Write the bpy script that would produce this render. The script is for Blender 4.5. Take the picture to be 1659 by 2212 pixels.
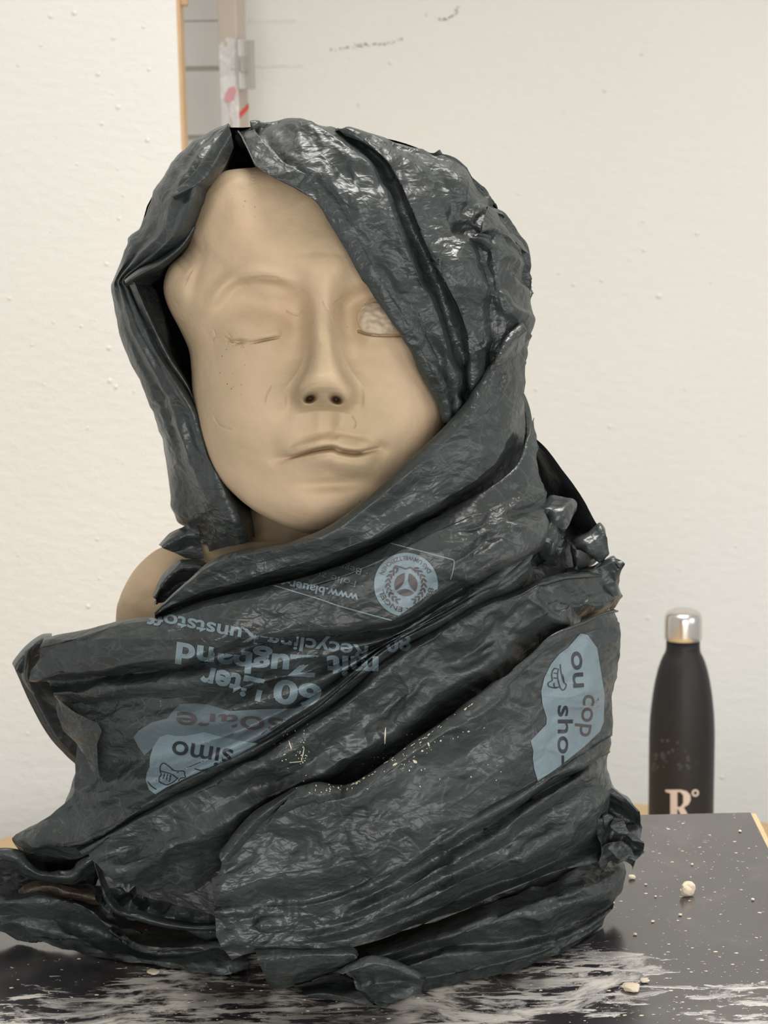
import bpy, bmesh, math, random
import numpy as np
from mathutils import Vector, Matrix
from mathutils.bvhtree import BVHTree

random.seed(7)
for _o in list(bpy.data.objects):
    bpy.data.objects.remove(_o)
SC = bpy.context.scene
COL = SC.collection

# ------------------------------------------------------------------ camera, world, lights, exposure
FPX, CX, CY = 4400.0, 829.5, 1106.0          # focal length and centre for a 1659 x 2212 frame
PITCH, ROLL = math.radians(11.5), math.radians(1.0)
CAM = np.array([0.0, 0.0, 1.585])
fwd = np.array([0, math.cos(PITCH), -math.sin(PITCH)])
up0 = np.array([0, math.sin(PITCH), math.cos(PITCH)])
rt0 = np.array([1.0, 0, 0])
RT, UP = (rt0 * math.cos(ROLL) + up0 * -math.sin(ROLL)), (rt0 * math.sin(ROLL) + up0 * math.cos(ROLL))
cd = bpy.data.cameras.new('camera')
cd.sensor_fit = 'VERTICAL'
cd.sensor_height = 36.0
cd.lens = FPX / 2212 * 36.0
cd.clip_start = 0.05
cd.dof.use_dof = True
cd.dof.focus_distance = 1.03
cd.dof.aperture_fstop = 26.0
cam = bpy.data.objects.new('camera', cd)
COL.objects.link(cam)
M3 = Matrix(((RT[0], UP[0], -fwd[0]), (RT[1], UP[1], -fwd[1]), (RT[2], UP[2], -fwd[2])))
cam.matrix_world = Matrix.Translation(Vector(CAM)) @ M3.to_4x4()
SC.camera = cam

w = bpy.data.worlds.new('room_light')
SC.world = w
w.use_nodes = True
bg = w.node_tree.nodes['Background']
bg.inputs[0].default_value = (1.0, 0.992, 0.975, 1)
bg.inputs[1].default_value = 0.47


def area(name, loc, target, sx, sy, power, col=(1, 0.975, 0.94), spread=180):
    l = bpy.data.lights.new(name, 'AREA')
    l.shape = 'RECTANGLE'
    l.size, l.size_y = sx, sy
    l.energy = power
    l.spread = math.radians(spread)
    l.color = col
    o = bpy.data.objects.new(name, l)
    COL.objects.link(o)
    o.location = loc
    d = Vector(target) - Vector(loc)
    o.rotation_euler = d.to_track_quat('-Z', 'Y').to_euler()
    return o


area('window_daylight', (0.30, -2.3, 1.30), (0.0, 1.1, 1.3), 2.8, 1.5, 66, (1, 0.985, 0.965))
area('window_daylight', (2.4, 0.1, 1.75), (0.0, 1.1, 1.3), 1.6, 1.3, 15, (1, 0.99, 0.97))
area('ceiling_lamp', (0.20, 1.6, 3.0), (0.20, 1.6, 0), 1.2, 0.2, 13, spread=90)
area('ceiling_lamp', (-1.05, 1.6, 3.0), (-1.05, 1.6, 0), 1.2, 0.2, 1.6, spread=90)
SC.view_settings.view_transform = 'Standard'
SC.view_settings.look = 'None'
SC.view_settings.gamma = 1.0
SC.view_settings.use_curve_mapping = False
SC.view_settings.exposure = 0.17

# ------------------------------------------------------------------ geometry helpers
ZB = CAM[2] - 0.46       # top of the modelling board
ZT = CAM[2] - 0.835      # top of the round table behind
YWALL = 2.75


def rays(px, py):
    px = np.asarray(px, float); py = np.asarray(py, float)
    a = (px - CX) / FPX; b = -(py - CY) / FPX
    return fwd + a[..., None] * RT + b[..., None] * UP


def P(px, py, hd):
    """point on the ray of a photograph pixel, at horizontal distance hd (metres) in front of the camera"""
    d = rays(px, py)
    t = np.asarray(hd, float) / d[..., 1]
    return CAM + d * t[..., None]


def hd_plane(px, py, z):
    d = rays(px, py)
    t = (z - CAM[2]) / np.minimum(d[..., 2], -1e-4)
    return t * d[..., 1]


def Pz(px, py, z):
    return P(px, py, hd_plane(px, py, z))


def new_mesh(name, V, F, mat=None, parent=None, smooth=True):
    V = np.asarray(V, float)
    me = bpy.data.meshes.new(name)
    me.from_pydata(V.tolist(), [], F if isinstance(F, list) else F.tolist())
    me.update()
    if smooth:
        me.polygons.foreach_set('use_smooth', np.ones(len(me.polygons), bool))
    o = bpy.data.objects.new(name, me)
    COL.objects.link(o)
    if mat:
        me.materials.append(mat)
    if parent:
        o.parent = parent
        o.matrix_parent_inverse = parent.matrix_world.inverted()
    return o


def thing(name, label, cat, loc, group=None):
    o = bpy.data.objects.new(name, None)
    o.empty_display_size = 0.05
    COL.objects.link(o)
    o.location = loc
    o.matrix_world = Matrix.Translation(Vector(loc))
    o['label'] = label; o['category'] = cat
    if group: o['group'] = group
    return o


def tag(o, label=None, cat=None, group=None, kind=None):
    if label: o['label'] = label
    if cat: o['category'] = cat
    if group: o['group'] = group
    if kind: o['kind'] = kind
    return o


def box(name, lo, hi, mat, parent=None, bev=0.0, smooth=False):
    bm = bmesh.new()
    bmesh.ops.create_cube(bm, size=1)
    lo = Vector(lo); hi = Vector(hi)
    for v in bm.verts:
        v.co = Vector([(lo[i] + hi[i]) / 2 + v.co[i] * (hi[i] - lo[i]) for i in range(3)])
    if bev:
        bmesh.ops.bevel(bm, geom=bm.edges[:], offset=bev, segments=2, affect='EDGES', profile=0.5)
    me = bpy.data.meshes.new(name)
    bm.to_mesh(me); bm.free()
    o = bpy.data.objects.new(name, me)
    COL.objects.link(o)
    me.materials.append(mat)
    if parent:
        o.parent = parent
        o.matrix_parent_inverse = parent.matrix_world.inverted()
    return o


def lathe(name, prof, cx, cy, mat, parent, n=64):
    V = []; F = []
    m = len(prof)
    for r, z in prof:
        for k in range(n):
            a = 2 * math.pi * k / n
            V.append((cx + r * math.cos(a), cy + r * math.sin(a), z))
    for i in range(m - 1):
        for k in range(n):
            k2 = (k + 1) % n
            F.append((i * n + k, i * n + k2, (i + 1) * n + k2, (i + 1) * n + k))
    F.append(tuple(range(n))[::-1])
    F.append(tuple((m - 1) * n + k for k in range(n)))
    return new_mesh(name, V, F, mat, parent)


# ---- noise in numpy
def hash2(ix, iy, seed):
    h = (ix.astype(np.int64) * 374761393 + iy.astype(np.int64) * 668265263 + seed * 1442695041) & 0x7fffffff
    h = ((h ^ (h >> 13)) * 1274126177) & 0x7fffffff
    h = h ^ (h >> 16)
    return (h & 0xffff) / 65535.0


def vnoise(x, y, seed=0):
    ix = np.floor(x); iy = np.floor(y)
    fx = x - ix; fy = y - iy
    sx = fx * fx * fx * (fx * (fx * 6 - 15) + 10); sy = fy * fy * fy * (fy * (fy * 6 - 15) + 10)

    def g(i, j):
        a = hash2(ix + i, iy + j, seed) * 2 * math.pi
        return np.cos(a) * (fx - i) + np.sin(a) * (fy - j)
    return ((g(0, 0) * (1 - sx) + g(1, 0) * sx) * (1 - sy) + (g(0, 1) * (1 - sx) + g(1, 1) * sx) * sy) * 1.5


def facet(x, y, seed=0):
    """piecewise linear noise on a triangle lattice: flat facets meeting in straight creases"""
    s = (x + y) * 0.3660254
    i = np.floor(x + s); j = np.floor(y + s)
    fx = x + s - i; fy = y + s - j
    up = fx > fy
    h00 = hash2(i, j, seed); h11 = hash2(i + 1, j + 1, seed)
    hm = np.where(up, hash2(i + 1, j, seed), hash2(i, j + 1, seed))
    a = np.where(up, fx, fy); b = np.where(up, fy, fx)
    return (h00 * (1 - a) + hm * (a - b) + h11 * b) * 2 - 1


def crumple(x, y, seed=0, ang=0.0, aniso=1.6):
    """crumpled film, in millimetres, x and y in photograph pixels; ang = direction of the folds"""
    c, s = math.cos(ang), math.sin(ang)
    u = (x * c + y * s) / aniso; v = -x * s + y * c
    wx = vnoise(u / 70, v / 70, seed + 11) * 26 + vnoise(u / 26, v / 26, seed + 12) * 7
    wy = vnoise(u / 70, v / 70, seed + 21) * 26 + vnoise(u / 26, v / 26, seed + 22) * 7
    u1 = u + wx; v1 = v + wy
    m = np.clip(0.55 + 1.3 * vnoise(x / 120, y / 120, seed + 30), 0.12, 1.15)
    h = 1.8 * facet(u1 / 100, v1 / 100, seed + 1)
    h = h + 1.5 * facet((u1 * .8 + v1 * .6) / 56, (-u1 * .6 + v1 * .8) / 56, seed + 2)
    h = h + m * .85 * facet((u1 * .6 - v1 * .8) / 30, (u1 * .8 + v1 * .6) / 30, seed + 3)
    h = h + m * .30 * facet((u1 * .3 + v1 * .95) / 15, (u1 * .95 - v1 * .3) / 15, seed + 7)
    h = h + m * .8 * (np.abs(vnoise(u1 / 44, v1 / 44, seed + 4)) - .25)
    return h


def spline(pts, n):
    """Catmull-Rom through the rows of pts, n samples, uniform in the point index"""
    p = np.asarray(pts, float)
    m = len(p)
    t = np.linspace(0, m - 1, n)
    i = np.clip(np.floor(t).astype(int), 0, m - 2)
    f = (t - i)[:, None]
    p0 = p[np.clip(i - 1, 0, m - 1)]; p1 = p[i]; p2 = p[i + 1]; p3 = p[np.clip(i + 2, 0, m - 1)]
    m1 = (p2 - p0) * .5; m2 = (p3 - p1) * .5
    f2 = f * f; f3 = f2 * f
    return (2 * f3 - 3 * f2 + 1) * p1 + (f3 - 2 * f2 + f) * m1 + (-2 * f3 + 3 * f2) * p2 + (f3 - f2) * m2


def grid_faces(nv, nu):
    a = np.arange(nv * nu).reshape(nv, nu)
    return np.stack([a[:-1, :-1], a[:-1, 1:], a[1:, 1:], a[1:, :-1]], -1).reshape(-1, 4)


HOT = [(1190, 1290, 120, 1.3), (1095, 510, 75, 1.2), (640, 330, 90, .7), (1045, 1250, 70, 1.0), (560, 1975, 80, 1.0), (120, 1775, 70, .8), (1010, 850, 50, .8),
       (1250, 1560, 90, .5), (1230, 1950, 110, .6), (230, 1960, 120, .5), (850, 460, 120, .3), (1180, 1120, 80, .6)]


def hot(x, y):
    m = np.ones(np.shape(x))
    for cx, cy, r, k in HOT:
        m = m + k * np.exp(-.5 * ((x - cx) ** 2 + (y - cy) ** 2) / r ** 2)
    return m


BAGV, BAGF = [], []      # everything the printing has to lie on
_nb = [0]


def loft(name, guides, base, mat, parent, seed=1, amp=1.0, ang=0.0, aniso=1.6, step=3.0, tens=0.75,
         lip0=0.0, lip1=0.0, floor=True, var=0.0):
    """film lofted through guide curves. guide = (offset_mm, [(px,py[,extra_mm]), ...]); base(px,py) -> hd."""
    G = []
    for off, pts in guides:
        G.append([(q[0], q[1], off + (q[2] if len(q) > 2 else 0)) for q in pts])
    n = max(len(g) for g in G)
    G = [spline(g, n) if len(g) != n else np.asarray(g, float) for g in G]
    if lip0:
        g = G[0].copy(); d = G[1][:, :2] - G[0][:, :2]
        d /= np.maximum(np.linalg.norm(d, axis=1, keepdims=True), 1)
        g[:, :2] += d * 5; g[:, 2] -= lip0; G.insert(0, g)
    if lip1:
        g = G[-1].copy(); d = G[-2][:, :2] - G[-1][:, :2]
        d /= np.maximum(np.linalg.norm(d, axis=1, keepdims=True), 1)
        g[:, :2] += d * 5; g[:, 2] -= lip1; G.append(g)
    L = max(np.linalg.norm(np.diff(g[:, :2], axis=0), axis=1).sum() for g in G)
    nu = int(max(8, min(520, L / step)))
    S = np.stack([spline(g, nu) for g in G])                 # guides x nu x 3
    if var:
        uu = np.linspace(0, L / 160.0, nu)
        for k in range(len(S)):
            S[k][:, 2] += var * vnoise(uu, np.full(nu, k * 3.7 + seed), seed + 50) * 2
            dd = vnoise(uu * 1.7, np.full(nu, k * 5.3 + seed), seed + 60) * var * .8
            if 0 < k < len(S) - 1: S[k][:, 1] += dd
    rows = []; att = []
    m = len(S)
    for k in range(m - 1):
        D = np.linalg.norm(S[k + 1][:, :2] - S[k][:, :2], axis=1)
        nk = int(max(3, min(80, np.percentile(D, 80) / step)))
        p1, p2 = S[k], S[k + 1]
        p0 = S[k - 1] if k else p1
        p3 = S[k + 2] if k + 2 < m else p2
        a1 = np.maximum(np.linalg.norm((p1 - p0)[:, :2], axis=1, keepdims=True), 1)
        a2 = np.maximum(D[:, None], 1)
        a3 = np.maximum(np.linalg.norm((p3 - p2)[:, :2], axis=1, keepdims=True), 1)
        s0 = (p1 - p0) / a1; s1 = (p2 - p1) / a2; s2 = (p3 - p2) / a3
        # harmonic (monotone) tangents: no overshoot of a fold beyond its traced line
        def hm(a, b):
            r = 2 * a * b / np.where(np.abs(a + b) < 1e-9, 1e9, a + b)
            return np.where(a * b > 0, r, 0)
        m1 = (hm(s0, s1) if k else s1) * a2 * tens + (1 - tens) * (p2 - p1)
        m2 = (hm(s1, s2) if k + 2 < m else s1) * a2 * tens + (1 - tens) * (p2 - p1)
        for f in np.linspace(0, 1, nk, endpoint=(k == m - 2)):
            f2 = f * f; f3 = f2 * f
            att.append(np.clip(np.minimum(np.minimum(D, a1[:, 0] if k else D), a3[:, 0] if k + 2 < m else D) / 20, .35, 1))
            rows.append((2 * f3 - 3 * f2 + 1) * p1 + (f3 - 2 * f2 + f) * m1 + (3 * f2 - 2 * f3) * p2 + (f3 - f2) * m2)
    R = np.stack(rows)
    X, Y, O = R[..., 0], R[..., 1], R[..., 2]
    H = base(X, Y) - O / 1000.0
    V = P(X, Y, H)
    du = np.gradient(V, axis=1); dv = np.gradient(V, axis=0)
    N = np.cross(du, dv)
    N /= np.maximum(np.linalg.norm(N, axis=-1, keepdims=True), 1e-12)
    sgn = np.sign(((CAM - V) * N).sum(-1, keepdims=True)); sgn[sgn == 0] = 1
    # keep one side for the whole sheet so that the silhouette does not tear
    N = N * np.sign(sgn.sum() + .5)
    if amp:
        V = V + N * (crumple(X, Y, seed, ang, aniso) * np.stack(att) * hot(X, Y) * amp / 1000.0)[..., None]
    if floor:
        V[..., 2] = np.maximum(V[..., 2], ZB + 0.0012)
    nv, nu = X.shape
    V = V.reshape(-1, 3); F = grid_faces(nv, nu)
    BAGV.append(V); BAGF.append(F + _nb[0]); _nb[0] += len(V)
    return new_mesh(name, V, F, mat, parent)


def interp(y, tab):
    t = np.asarray(tab, float)
    return np.stack([np.interp(y, t[:, 0], t[:, k]) for k in range(1, t.shape[1])], 0)


# smooth body under the film, as horizontal distance from the camera
TORSO = [  # y, left, right, thickness
    (600, 330, 1150, .070), (850, 370, 1150, .082), (1000, 350, 1185, .090), (1100, 330, 1215, .096), (1200, 280, 1300, .104),
    (1300, 170, 1345, .110), (1380, 10, 1345, .114), (1500, 0, 1340, .116), (1600, 40, 1325, .118), (1700, 60, 1322, .119),
    (1820, -40, 1345, .121), (2000, -120, 1360, .122), (2250, -160, 1340, .122)]


def base_torso(x, y):
    l, r, T = interp(y, TORSO)
    c = (l + r) / 2; hw = (r - l) / 2
    t = np.clip(np.abs(x - c) / hw, 0, 1)
    ax = np.interp(y, [600, 1100, 1500, 2200], [1.115, 1.12, 1.125, 1.12])
    h = ax - T * (1 - t ** 2.3) ** .55
    return h


def base_hood(x, y):
    rr = ((x - 697) / 459) ** 2 + ((y - 715) / np.where(y < 715, 462, 520)) ** 2
    return 1.112 - .086 * np.sqrt(np.clip(1 - rr, 0, 1))


def flat(v):
    return lambda x, y: np.full(np.shape(x), float(v))


# ------------------------------------------------------------------ materials
def mat(name):
    m = bpy.data.materials.new(name)
    m.use_nodes = True
    nt = m.node_tree
    return m, nt, nt.nodes['Principled BSDF']


def N(nt, typ, **kw):
    n = nt.nodes.new(typ)
    for k, v in kw.items():
        if k.startswith('i_'):
            n.inputs[k[2:].replace('_', ' ')].default_value = v
        else:
            setattr(n, k, v)
    return n


def ramp(nt, stops):
    r = nt.nodes.new('ShaderNodeValToRGB')
    e = r.color_ramp.elements
    while len(e) > 1: e.remove(e[-1])
    e[0].position = stops[0][0]; e[0].color = (*stops[0][1], 1)
    for p, c in stops[1:]:
        k = e.new(p); k.color = (*c, 1)
    return r


def g3(v):
    return (v, v, v)


def simple(name, col, rough=.5, metal=0.0, bump=0.0, bscale=200, spec=.5):
    m, nt, b = mat(name)
    b.inputs['Roughness'].default_value = rough
    b.inputs['Metallic'].default_value = metal
    b.inputs['Specular IOR Level'].default_value = spec
    tc = N(nt, 'ShaderNodeTexCoord')
    n = N(nt, 'ShaderNodeTexNoise', i_Scale=bscale * .2, i_Detail=4.0)
    nt.links.new(tc.outputs['Object'], n.inputs['Vector'])
    r = ramp(nt, [(.3, tuple(c * .93 for c in col)), (.7, tuple(min(1, c * 1.05) for c in col))])
    nt.links.new(n.outputs['Fac'], r.inputs[0]); nt.links.new(r.outputs[0], b.inputs['Base Color'])
    if bump:
        n2 = N(nt, 'ShaderNodeTexNoise', i_Scale=bscale, i_Detail=3.0)
        nt.links.new(tc.outputs['Object'], n2.inputs['Vector'])
        bp = N(nt, 'ShaderNodeBump', i_Strength=1.0, i_Distance=bump)
        nt.links.new(n2.outputs['Fac'], bp.inputs['Height']); nt.links.new(bp.outputs[0], b.inputs['Normal'])
    return m


def film_material(name, col, rough=(.30, .52), fine=1.0, spec=.55):
    m, nt, b = mat(name)
    L = nt.links.new
    tc = N(nt, 'ShaderNodeTexCoord')
    b.inputs['Specular IOR Level'].default_value = spec
    nz = N(nt, 'ShaderNodeTexNoise', i_Scale=22.0, i_Detail=5.0)
    L(tc.outputs['Object'], nz.inputs['Vector'])
    r = ramp(nt, [(.3, tuple(c * .78 for c in col)), (.72, tuple(c * 1.25 for c in col))])
    L(nz.outputs['Fac'], r.inputs[0])
    rr = N(nt, 'ShaderNodeMapRange'); rr.inputs['To Min'].default_value = rough[0]; rr.inputs['To Max'].default_value = rough[1]
    nz2 = N(nt, 'ShaderNodeTexNoise', i_Scale=14.0, i_Detail=3.0)
    L(tc.outputs['Object'], nz2.inputs['Vector'])
    rr.inputs['From Min'].default_value = .3; rr.inputs['From Max'].default_value = .7
    L(nz2.outputs['Fac'], rr.inputs['Value']); L(rr.outputs[0], b.inputs['Roughness'])
    # fine crackle: ridged noise + facets
    def ridged(scale, warp):
        n = N(nt, 'ShaderNodeTexNoise', i_Scale=scale, i_Detail=1.5, i_Distortion=warp)
        L(tc.outputs['Object'], n.inputs['Vector'])
        s = N(nt, 'ShaderNodeMath', operation='SUBTRACT'); s.inputs[1].default_value = .5
        a = N(nt, 'ShaderNodeMath', operation='ABSOLUTE')
        L(n.outputs['Fac'], s.inputs[0]); L(s.outputs[0], a.inputs[0])
        return a
    wn = N(nt, 'ShaderNodeTexNoise', i_Scale=16.0, i_Detail=2.0)
    L(tc.outputs['Object'], wn.inputs['Vector'])
    ws = N(nt, 'ShaderNodeVectorMath', operation='SCALE'); ws.inputs['Scale'].default_value = .022
    L(wn.outputs['Color'], ws.inputs[0])
    wa = N(nt, 'ShaderNodeVectorMath', operation='ADD'); L(tc.outputs['Object'], wa.inputs[0]); L(ws.outputs[0], wa.inputs[1])

    def pyramids(scale, rot, amt, prev=None):
        mp = N(nt, 'ShaderNodeMapping'); mp.inputs['Rotation'].default_value = rot; mp.inputs['Scale'].default_value = (1, 1, 1.7)
        L(wa.outputs[0], mp.inputs['Vector'])
        v = N(nt, 'ShaderNodeTexVoronoi', distance='MANHATTAN', i_Scale=scale)
        L(mp.outputs[0], v.inputs['Vector'])
        m = N(nt, 'ShaderNodeMath', operation='MULTIPLY_ADD'); m.inputs[1].default_value = amt
        L(v.outputs['Distance'], m.inputs[0])
        if prev is None: m.inputs[2].default_value = 0
        else: L(prev.outputs[0], m.inputs[2])
        return m
    q1 = pyramids(34, (.5, .9, .3), .75)
    q2 = pyramids(74, (1.2, .2, .8), .46, q1)
    q3 = pyramids(165, (.2, 1.5, 1.1), .16, q2)
    def creases(scale, rot, amt, prev):
        mp = N(nt, 'ShaderNodeMapping'); mp.inputs['Rotation'].default_value = rot; mp.inputs['Scale'].default_value = (1, 1, 1.5)
        L(wa.outputs[0], mp.inputs['Vector'])
        v = N(nt, 'ShaderNodeTexVoronoi', feature='DISTANCE_TO_EDGE', i_Scale=scale)
        L(mp.outputs[0], v.inputs['Vector'])
        r_ = N(nt, 'ShaderNodeMapRange'); r_.inputs['From Max'].default_value = .10; r_.inputs['To Min'].default_value = amt; r_.inputs['To Max'].default_value = 0
        L(v.outputs['Distance'], r_.inputs['Value'])
        m = N(nt, 'ShaderNodeMath', operation='ADD'); L(r_.outputs[0], m.inputs[0]); L(prev.outputs[0], m.inputs[1])
        return m
    def white(scale, rot, width, seed_scale):
        mp = N(nt, 'ShaderNodeMapping'); mp.inputs['Rotation'].default_value = rot; mp.inputs['Scale'].default_value = (1, 1, 1.6)
        L(wa.outputs[0], mp.inputs['Vector'])
        v = N(nt, 'ShaderNodeTexVoronoi', feature='DISTANCE_TO_EDGE', i_Scale=scale)
        L(mp.outputs[0], v.inputs['Vector'])
        r_ = N(nt, 'ShaderNodeMapRange'); r_.inputs['From Max'].default_value = width; r_.inputs['To Min'].default_value = 1; r_.inputs['To Max'].default_value = 0
        L(v.outputs['Distance'], r_.inputs['Value'])
        n_ = N(nt, 'ShaderNodeTexNoise', i_Scale=seed_scale, i_Detail=3.0); L(tc.outputs['Object'], n_.inputs['Vector'])
        k_ = N(nt, 'ShaderNodeMapRange'); k_.inputs['From Min'].default_value = .50; k_.inputs['From Max'].default_value = .64
        L(n_.outputs['Fac'], k_.inputs['Value'])
        m_ = N(nt, 'ShaderNodeMath', operation='MULTIPLY'); L(r_.outputs[0], m_.inputs[0]); L(k_.outputs[0], m_.inputs[1])
        return m_
    w1 = white(42, (.9, .1, .6), .030, 55); w2 = white(95, (.3, .7, 1.2), .05, 70); w3 = white(19, (.4, 1.2, .2), .014, 45)
    wm = N(nt, 'ShaderNodeMath', operation='MAXIMUM'); L(w1.outputs[0], wm.inputs[0]); L(w2.outputs[0], wm.inputs[1])
    wm2 = N(nt, 'ShaderNodeMath', operation='MAXIMUM'); L(wm.outputs[0], wm2.inputs[0]); L(w3.outputs[0], wm2.inputs[1])
    wl_ = N(nt, 'ShaderNodeMath', operation='MULTIPLY'); wl_.inputs[1].default_value = .26; L(wm2.outputs[0], wl_.inputs[0])
    mxw = N(nt, 'ShaderNodeMixRGB'); mxw.inputs[2].default_value = tuple(c * 4.2 for c in col) + (1,)
    L(wl_.outputs[0], mxw.inputs[0]); L(r.outputs[0], mxw.inputs[1]); L(mxw.outputs[0], b.inputs['Base Color'])
    q3 = creases(48, (.9, .1, .6), .11, q3)
    q3 = creases(125, (.3, .7, 1.2), .06, q3)
    a2 = ridged(120, .3)
    m1 = N(nt, 'ShaderNodeMath', operation='MULTIPLY_ADD'); m1.inputs[1].default_value = .16
    L(a2.outputs[0], m1.inputs[0]); L(q3.outputs[0], m1.inputs[2])
    mk = N(nt, 'ShaderNodeTexNoise', i_Scale=9.0, i_Detail=2.0); L(tc.outputs['Object'], mk.inputs['Vector'])
    mk2 = N(nt, 'ShaderNodeMapRange'); mk2.inputs['From Min'].default_value = .36; mk2.inputs['From Max'].default_value = .62; mk2.inputs['To Min'].default_value = .5
    L(mk.outputs['Fac'], mk2.inputs['Value'])
    m2 = N(nt, 'ShaderNodeMath', operation='MULTIPLY'); L(m1.outputs[0], m2.inputs[0]); L(mk2.outputs[0], m2.inputs[1])
    bp = N(nt, 'ShaderNodeBump', i_Strength=.9, i_Distance=.0021 * fine)
    L(m2.outputs[0], bp.inputs['Height']); L(bp.outputs[0], b.inputs['Normal'])
    return m


FILM = film_material('bin_bag_film', (.034, .0405, .0388), rough=(.27, .47), fine=1.1, spec=.46)
FILM_SHADE = film_material('bin_bag_film_shaded', (.018, .020, .021), rough=(.4, .6))  # darker copy of the film, shade of hollows put into its colour
FILM_BR = film_material('bin_bag_clay_stained', (.036, .025, .016), rough=(.35, .55))
PRINT = simple('light_blue_print', (.165, .22, .245), .42, bump=.0004, bscale=300)
PRINT_D = simple('dim_blue_print', (.10, .130, .145), .42, bump=.0004, bscale=300)
INK = simple('dark_ink', (.018, .022, .024), .45)
INK_B = simple('brown_ink', (.065, .055, .055), .45)
CLAYDOT = simple('dried_clay_specks', (.62, .55, .42), .85)


def clay_material(name='clay', col=(.505, .378, .245)):
    m, nt, b = mat(name)
    L = nt.links.new
    tc = N(nt, 'ShaderNodeTexCoord')
    b.inputs['Roughness'].default_value = .62
    b.inputs['Specular IOR Level'].default_value = .28
    n = N(nt, 'ShaderNodeTexNoise', i_Scale=26.0, i_Detail=5.0)
    L(tc.outputs['Object'], n.inputs['Vector'])
    r = ramp(nt, [(.3, (col[0] * .86, col[1] * .88, col[2] * .84)), (.5, col), (.72, (col[0] * 1.1, col[1] * 1.07, col[2] * 1.08))])
    L(n.outputs['Fac'], r.inputs[0])
    # pores and specks
    v = N(nt, 'ShaderNodeTexVoronoi', i_Scale=260.0, i_Randomness=1.0)
    L(tc.outputs['Object'], v.inputs['Vector'])
    n3 = N(nt, 'ShaderNodeTexNoise', i_Scale=18.0, i_Detail=2.0)
    L(tc.outputs['Object'], n3.inputs['Vector'])
    th = N(nt, 'ShaderNodeMapRange'); th.inputs['From Min'].default_value = .5; th.inputs['From Max'].default_value = .75
    th.inputs['To Min'].default_value = .0; th.inputs['To Max'].default_value = .15
    L(n3.outputs['Fac'], th.inputs['Value'])
    lt = N(nt, 'ShaderNodeMath', operation='LESS_THAN')
    L(v.outputs['Distance'], lt.inputs[0]); L(th.outputs[0], lt.inputs[1])
    mx = N(nt, 'ShaderNodeMixRGB', blend_type='MULTIPLY'); mx.inputs[2].default_value = (.5, .45, .42, 1)
    L(lt.outputs[0], mx.inputs[0]); L(r.outputs[0], mx.inputs[1]); L(mx.outputs[0], b.inputs['Base Color'])
    n2 = N(nt, 'ShaderNodeTexNoise', i_Scale=70.0, i_Detail=5.0)
    L(tc.outputs['Object'], n2.inputs['Vector'])
    bp = N(nt, 'ShaderNodeBump', i_Strength=.8, i_Distance=.0014)
    L(n2.outputs['Fac'], bp.inputs['Height']); L(bp.outputs[0], b.inputs['Normal'])
    return m


CLAY = clay_material()
CLAY_L = clay_material('fresh_clay', (.52, .42, .305))


def wall_material(name, col):
    m, nt, b = mat(name)
    L = nt.links.new
    tc = N(nt, 'ShaderNodeTexCoord')
    b.inputs['Roughness'].default_value = .75
    b.inputs['Specular IOR Level'].default_value = .2
    n = N(nt, 'ShaderNodeTexNoise', i_Scale=3.0, i_Detail=4.0)
    L(tc.outputs['Object'], n.inputs['Vector'])
    r = ramp(nt, [(.3, tuple(c * .97 for c in col)), (.7, col)])
    L(n.outputs['Fac'], r.inputs[0]); L(r.outputs[0], b.inputs['Base Color'])
    mp = N(nt, 'ShaderNodeMapping'); mp.inputs['Scale'].default_value = (1, 1, 1.9)
    L(tc.outputs['Object'], mp.inputs['Vector'])
    a = N(nt, 'ShaderNodeTexNoise', i_Scale=55.0, i_Detail=3.0)
    c = N(nt, 'ShaderNodeTexNoise', i_Scale=230.0, i_Detail=2.0)
    L(mp.outputs[0], a.inputs['Vector']); L(mp.outputs[0], c.inputs['Vector'])
    ad = N(nt, 'ShaderNodeMath', operation='MULTIPLY_ADD'); ad.inputs[1].default_value = .35
    L(c.outputs['Fac'], ad.inputs[0]); L(a.outputs['Fac'], ad.inputs[2])
    bp = N(nt, 'ShaderNodeBump', i_Strength=.6, i_Distance=.0016)
    L(ad.outputs[0], bp.inputs['Height']); L(bp.outputs[0], b.inputs['Normal'])
    return m


WALL = wall_material('white_wall_paint', (.79, .785, .745))
BOARD_W = simple('white_painted_boards', (.82, .80, .765), .55, bump=.0004, bscale=40)
JOINT = simple('board_joint', (.50, .48, .43), .8)
WOOD = simple('pale_wood', (.52, .36, .19), .5, bump=.0003, bscale=160)
WOOD_E = simple('plywood_edge', (.60, .40, .22), .6, bump=.0004, bscale=300)
FLOORM = simple('grey_floor', (.30, .29, .28), .6)
CEIL = simple('ceiling_paint', (.8, .79, .76), .8)

# ------------------------------------------------------------------ the setting
fl = tag(box('floor', (-2.6, -2.6, -.05), (2.6, YWALL + .1, 0), FLOORM), kind='structure')
ce = tag(box('ceiling', (-2.6, -2.6, 3.1), (2.6, YWALL + .1, 3.15), CEIL), kind='structure')
wb = tag(box('wall_back', (-2.6, YWALL, 0), (2.6, YWALL + .1, 3.1), WALL), kind='structure')
YP = 2.44


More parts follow.
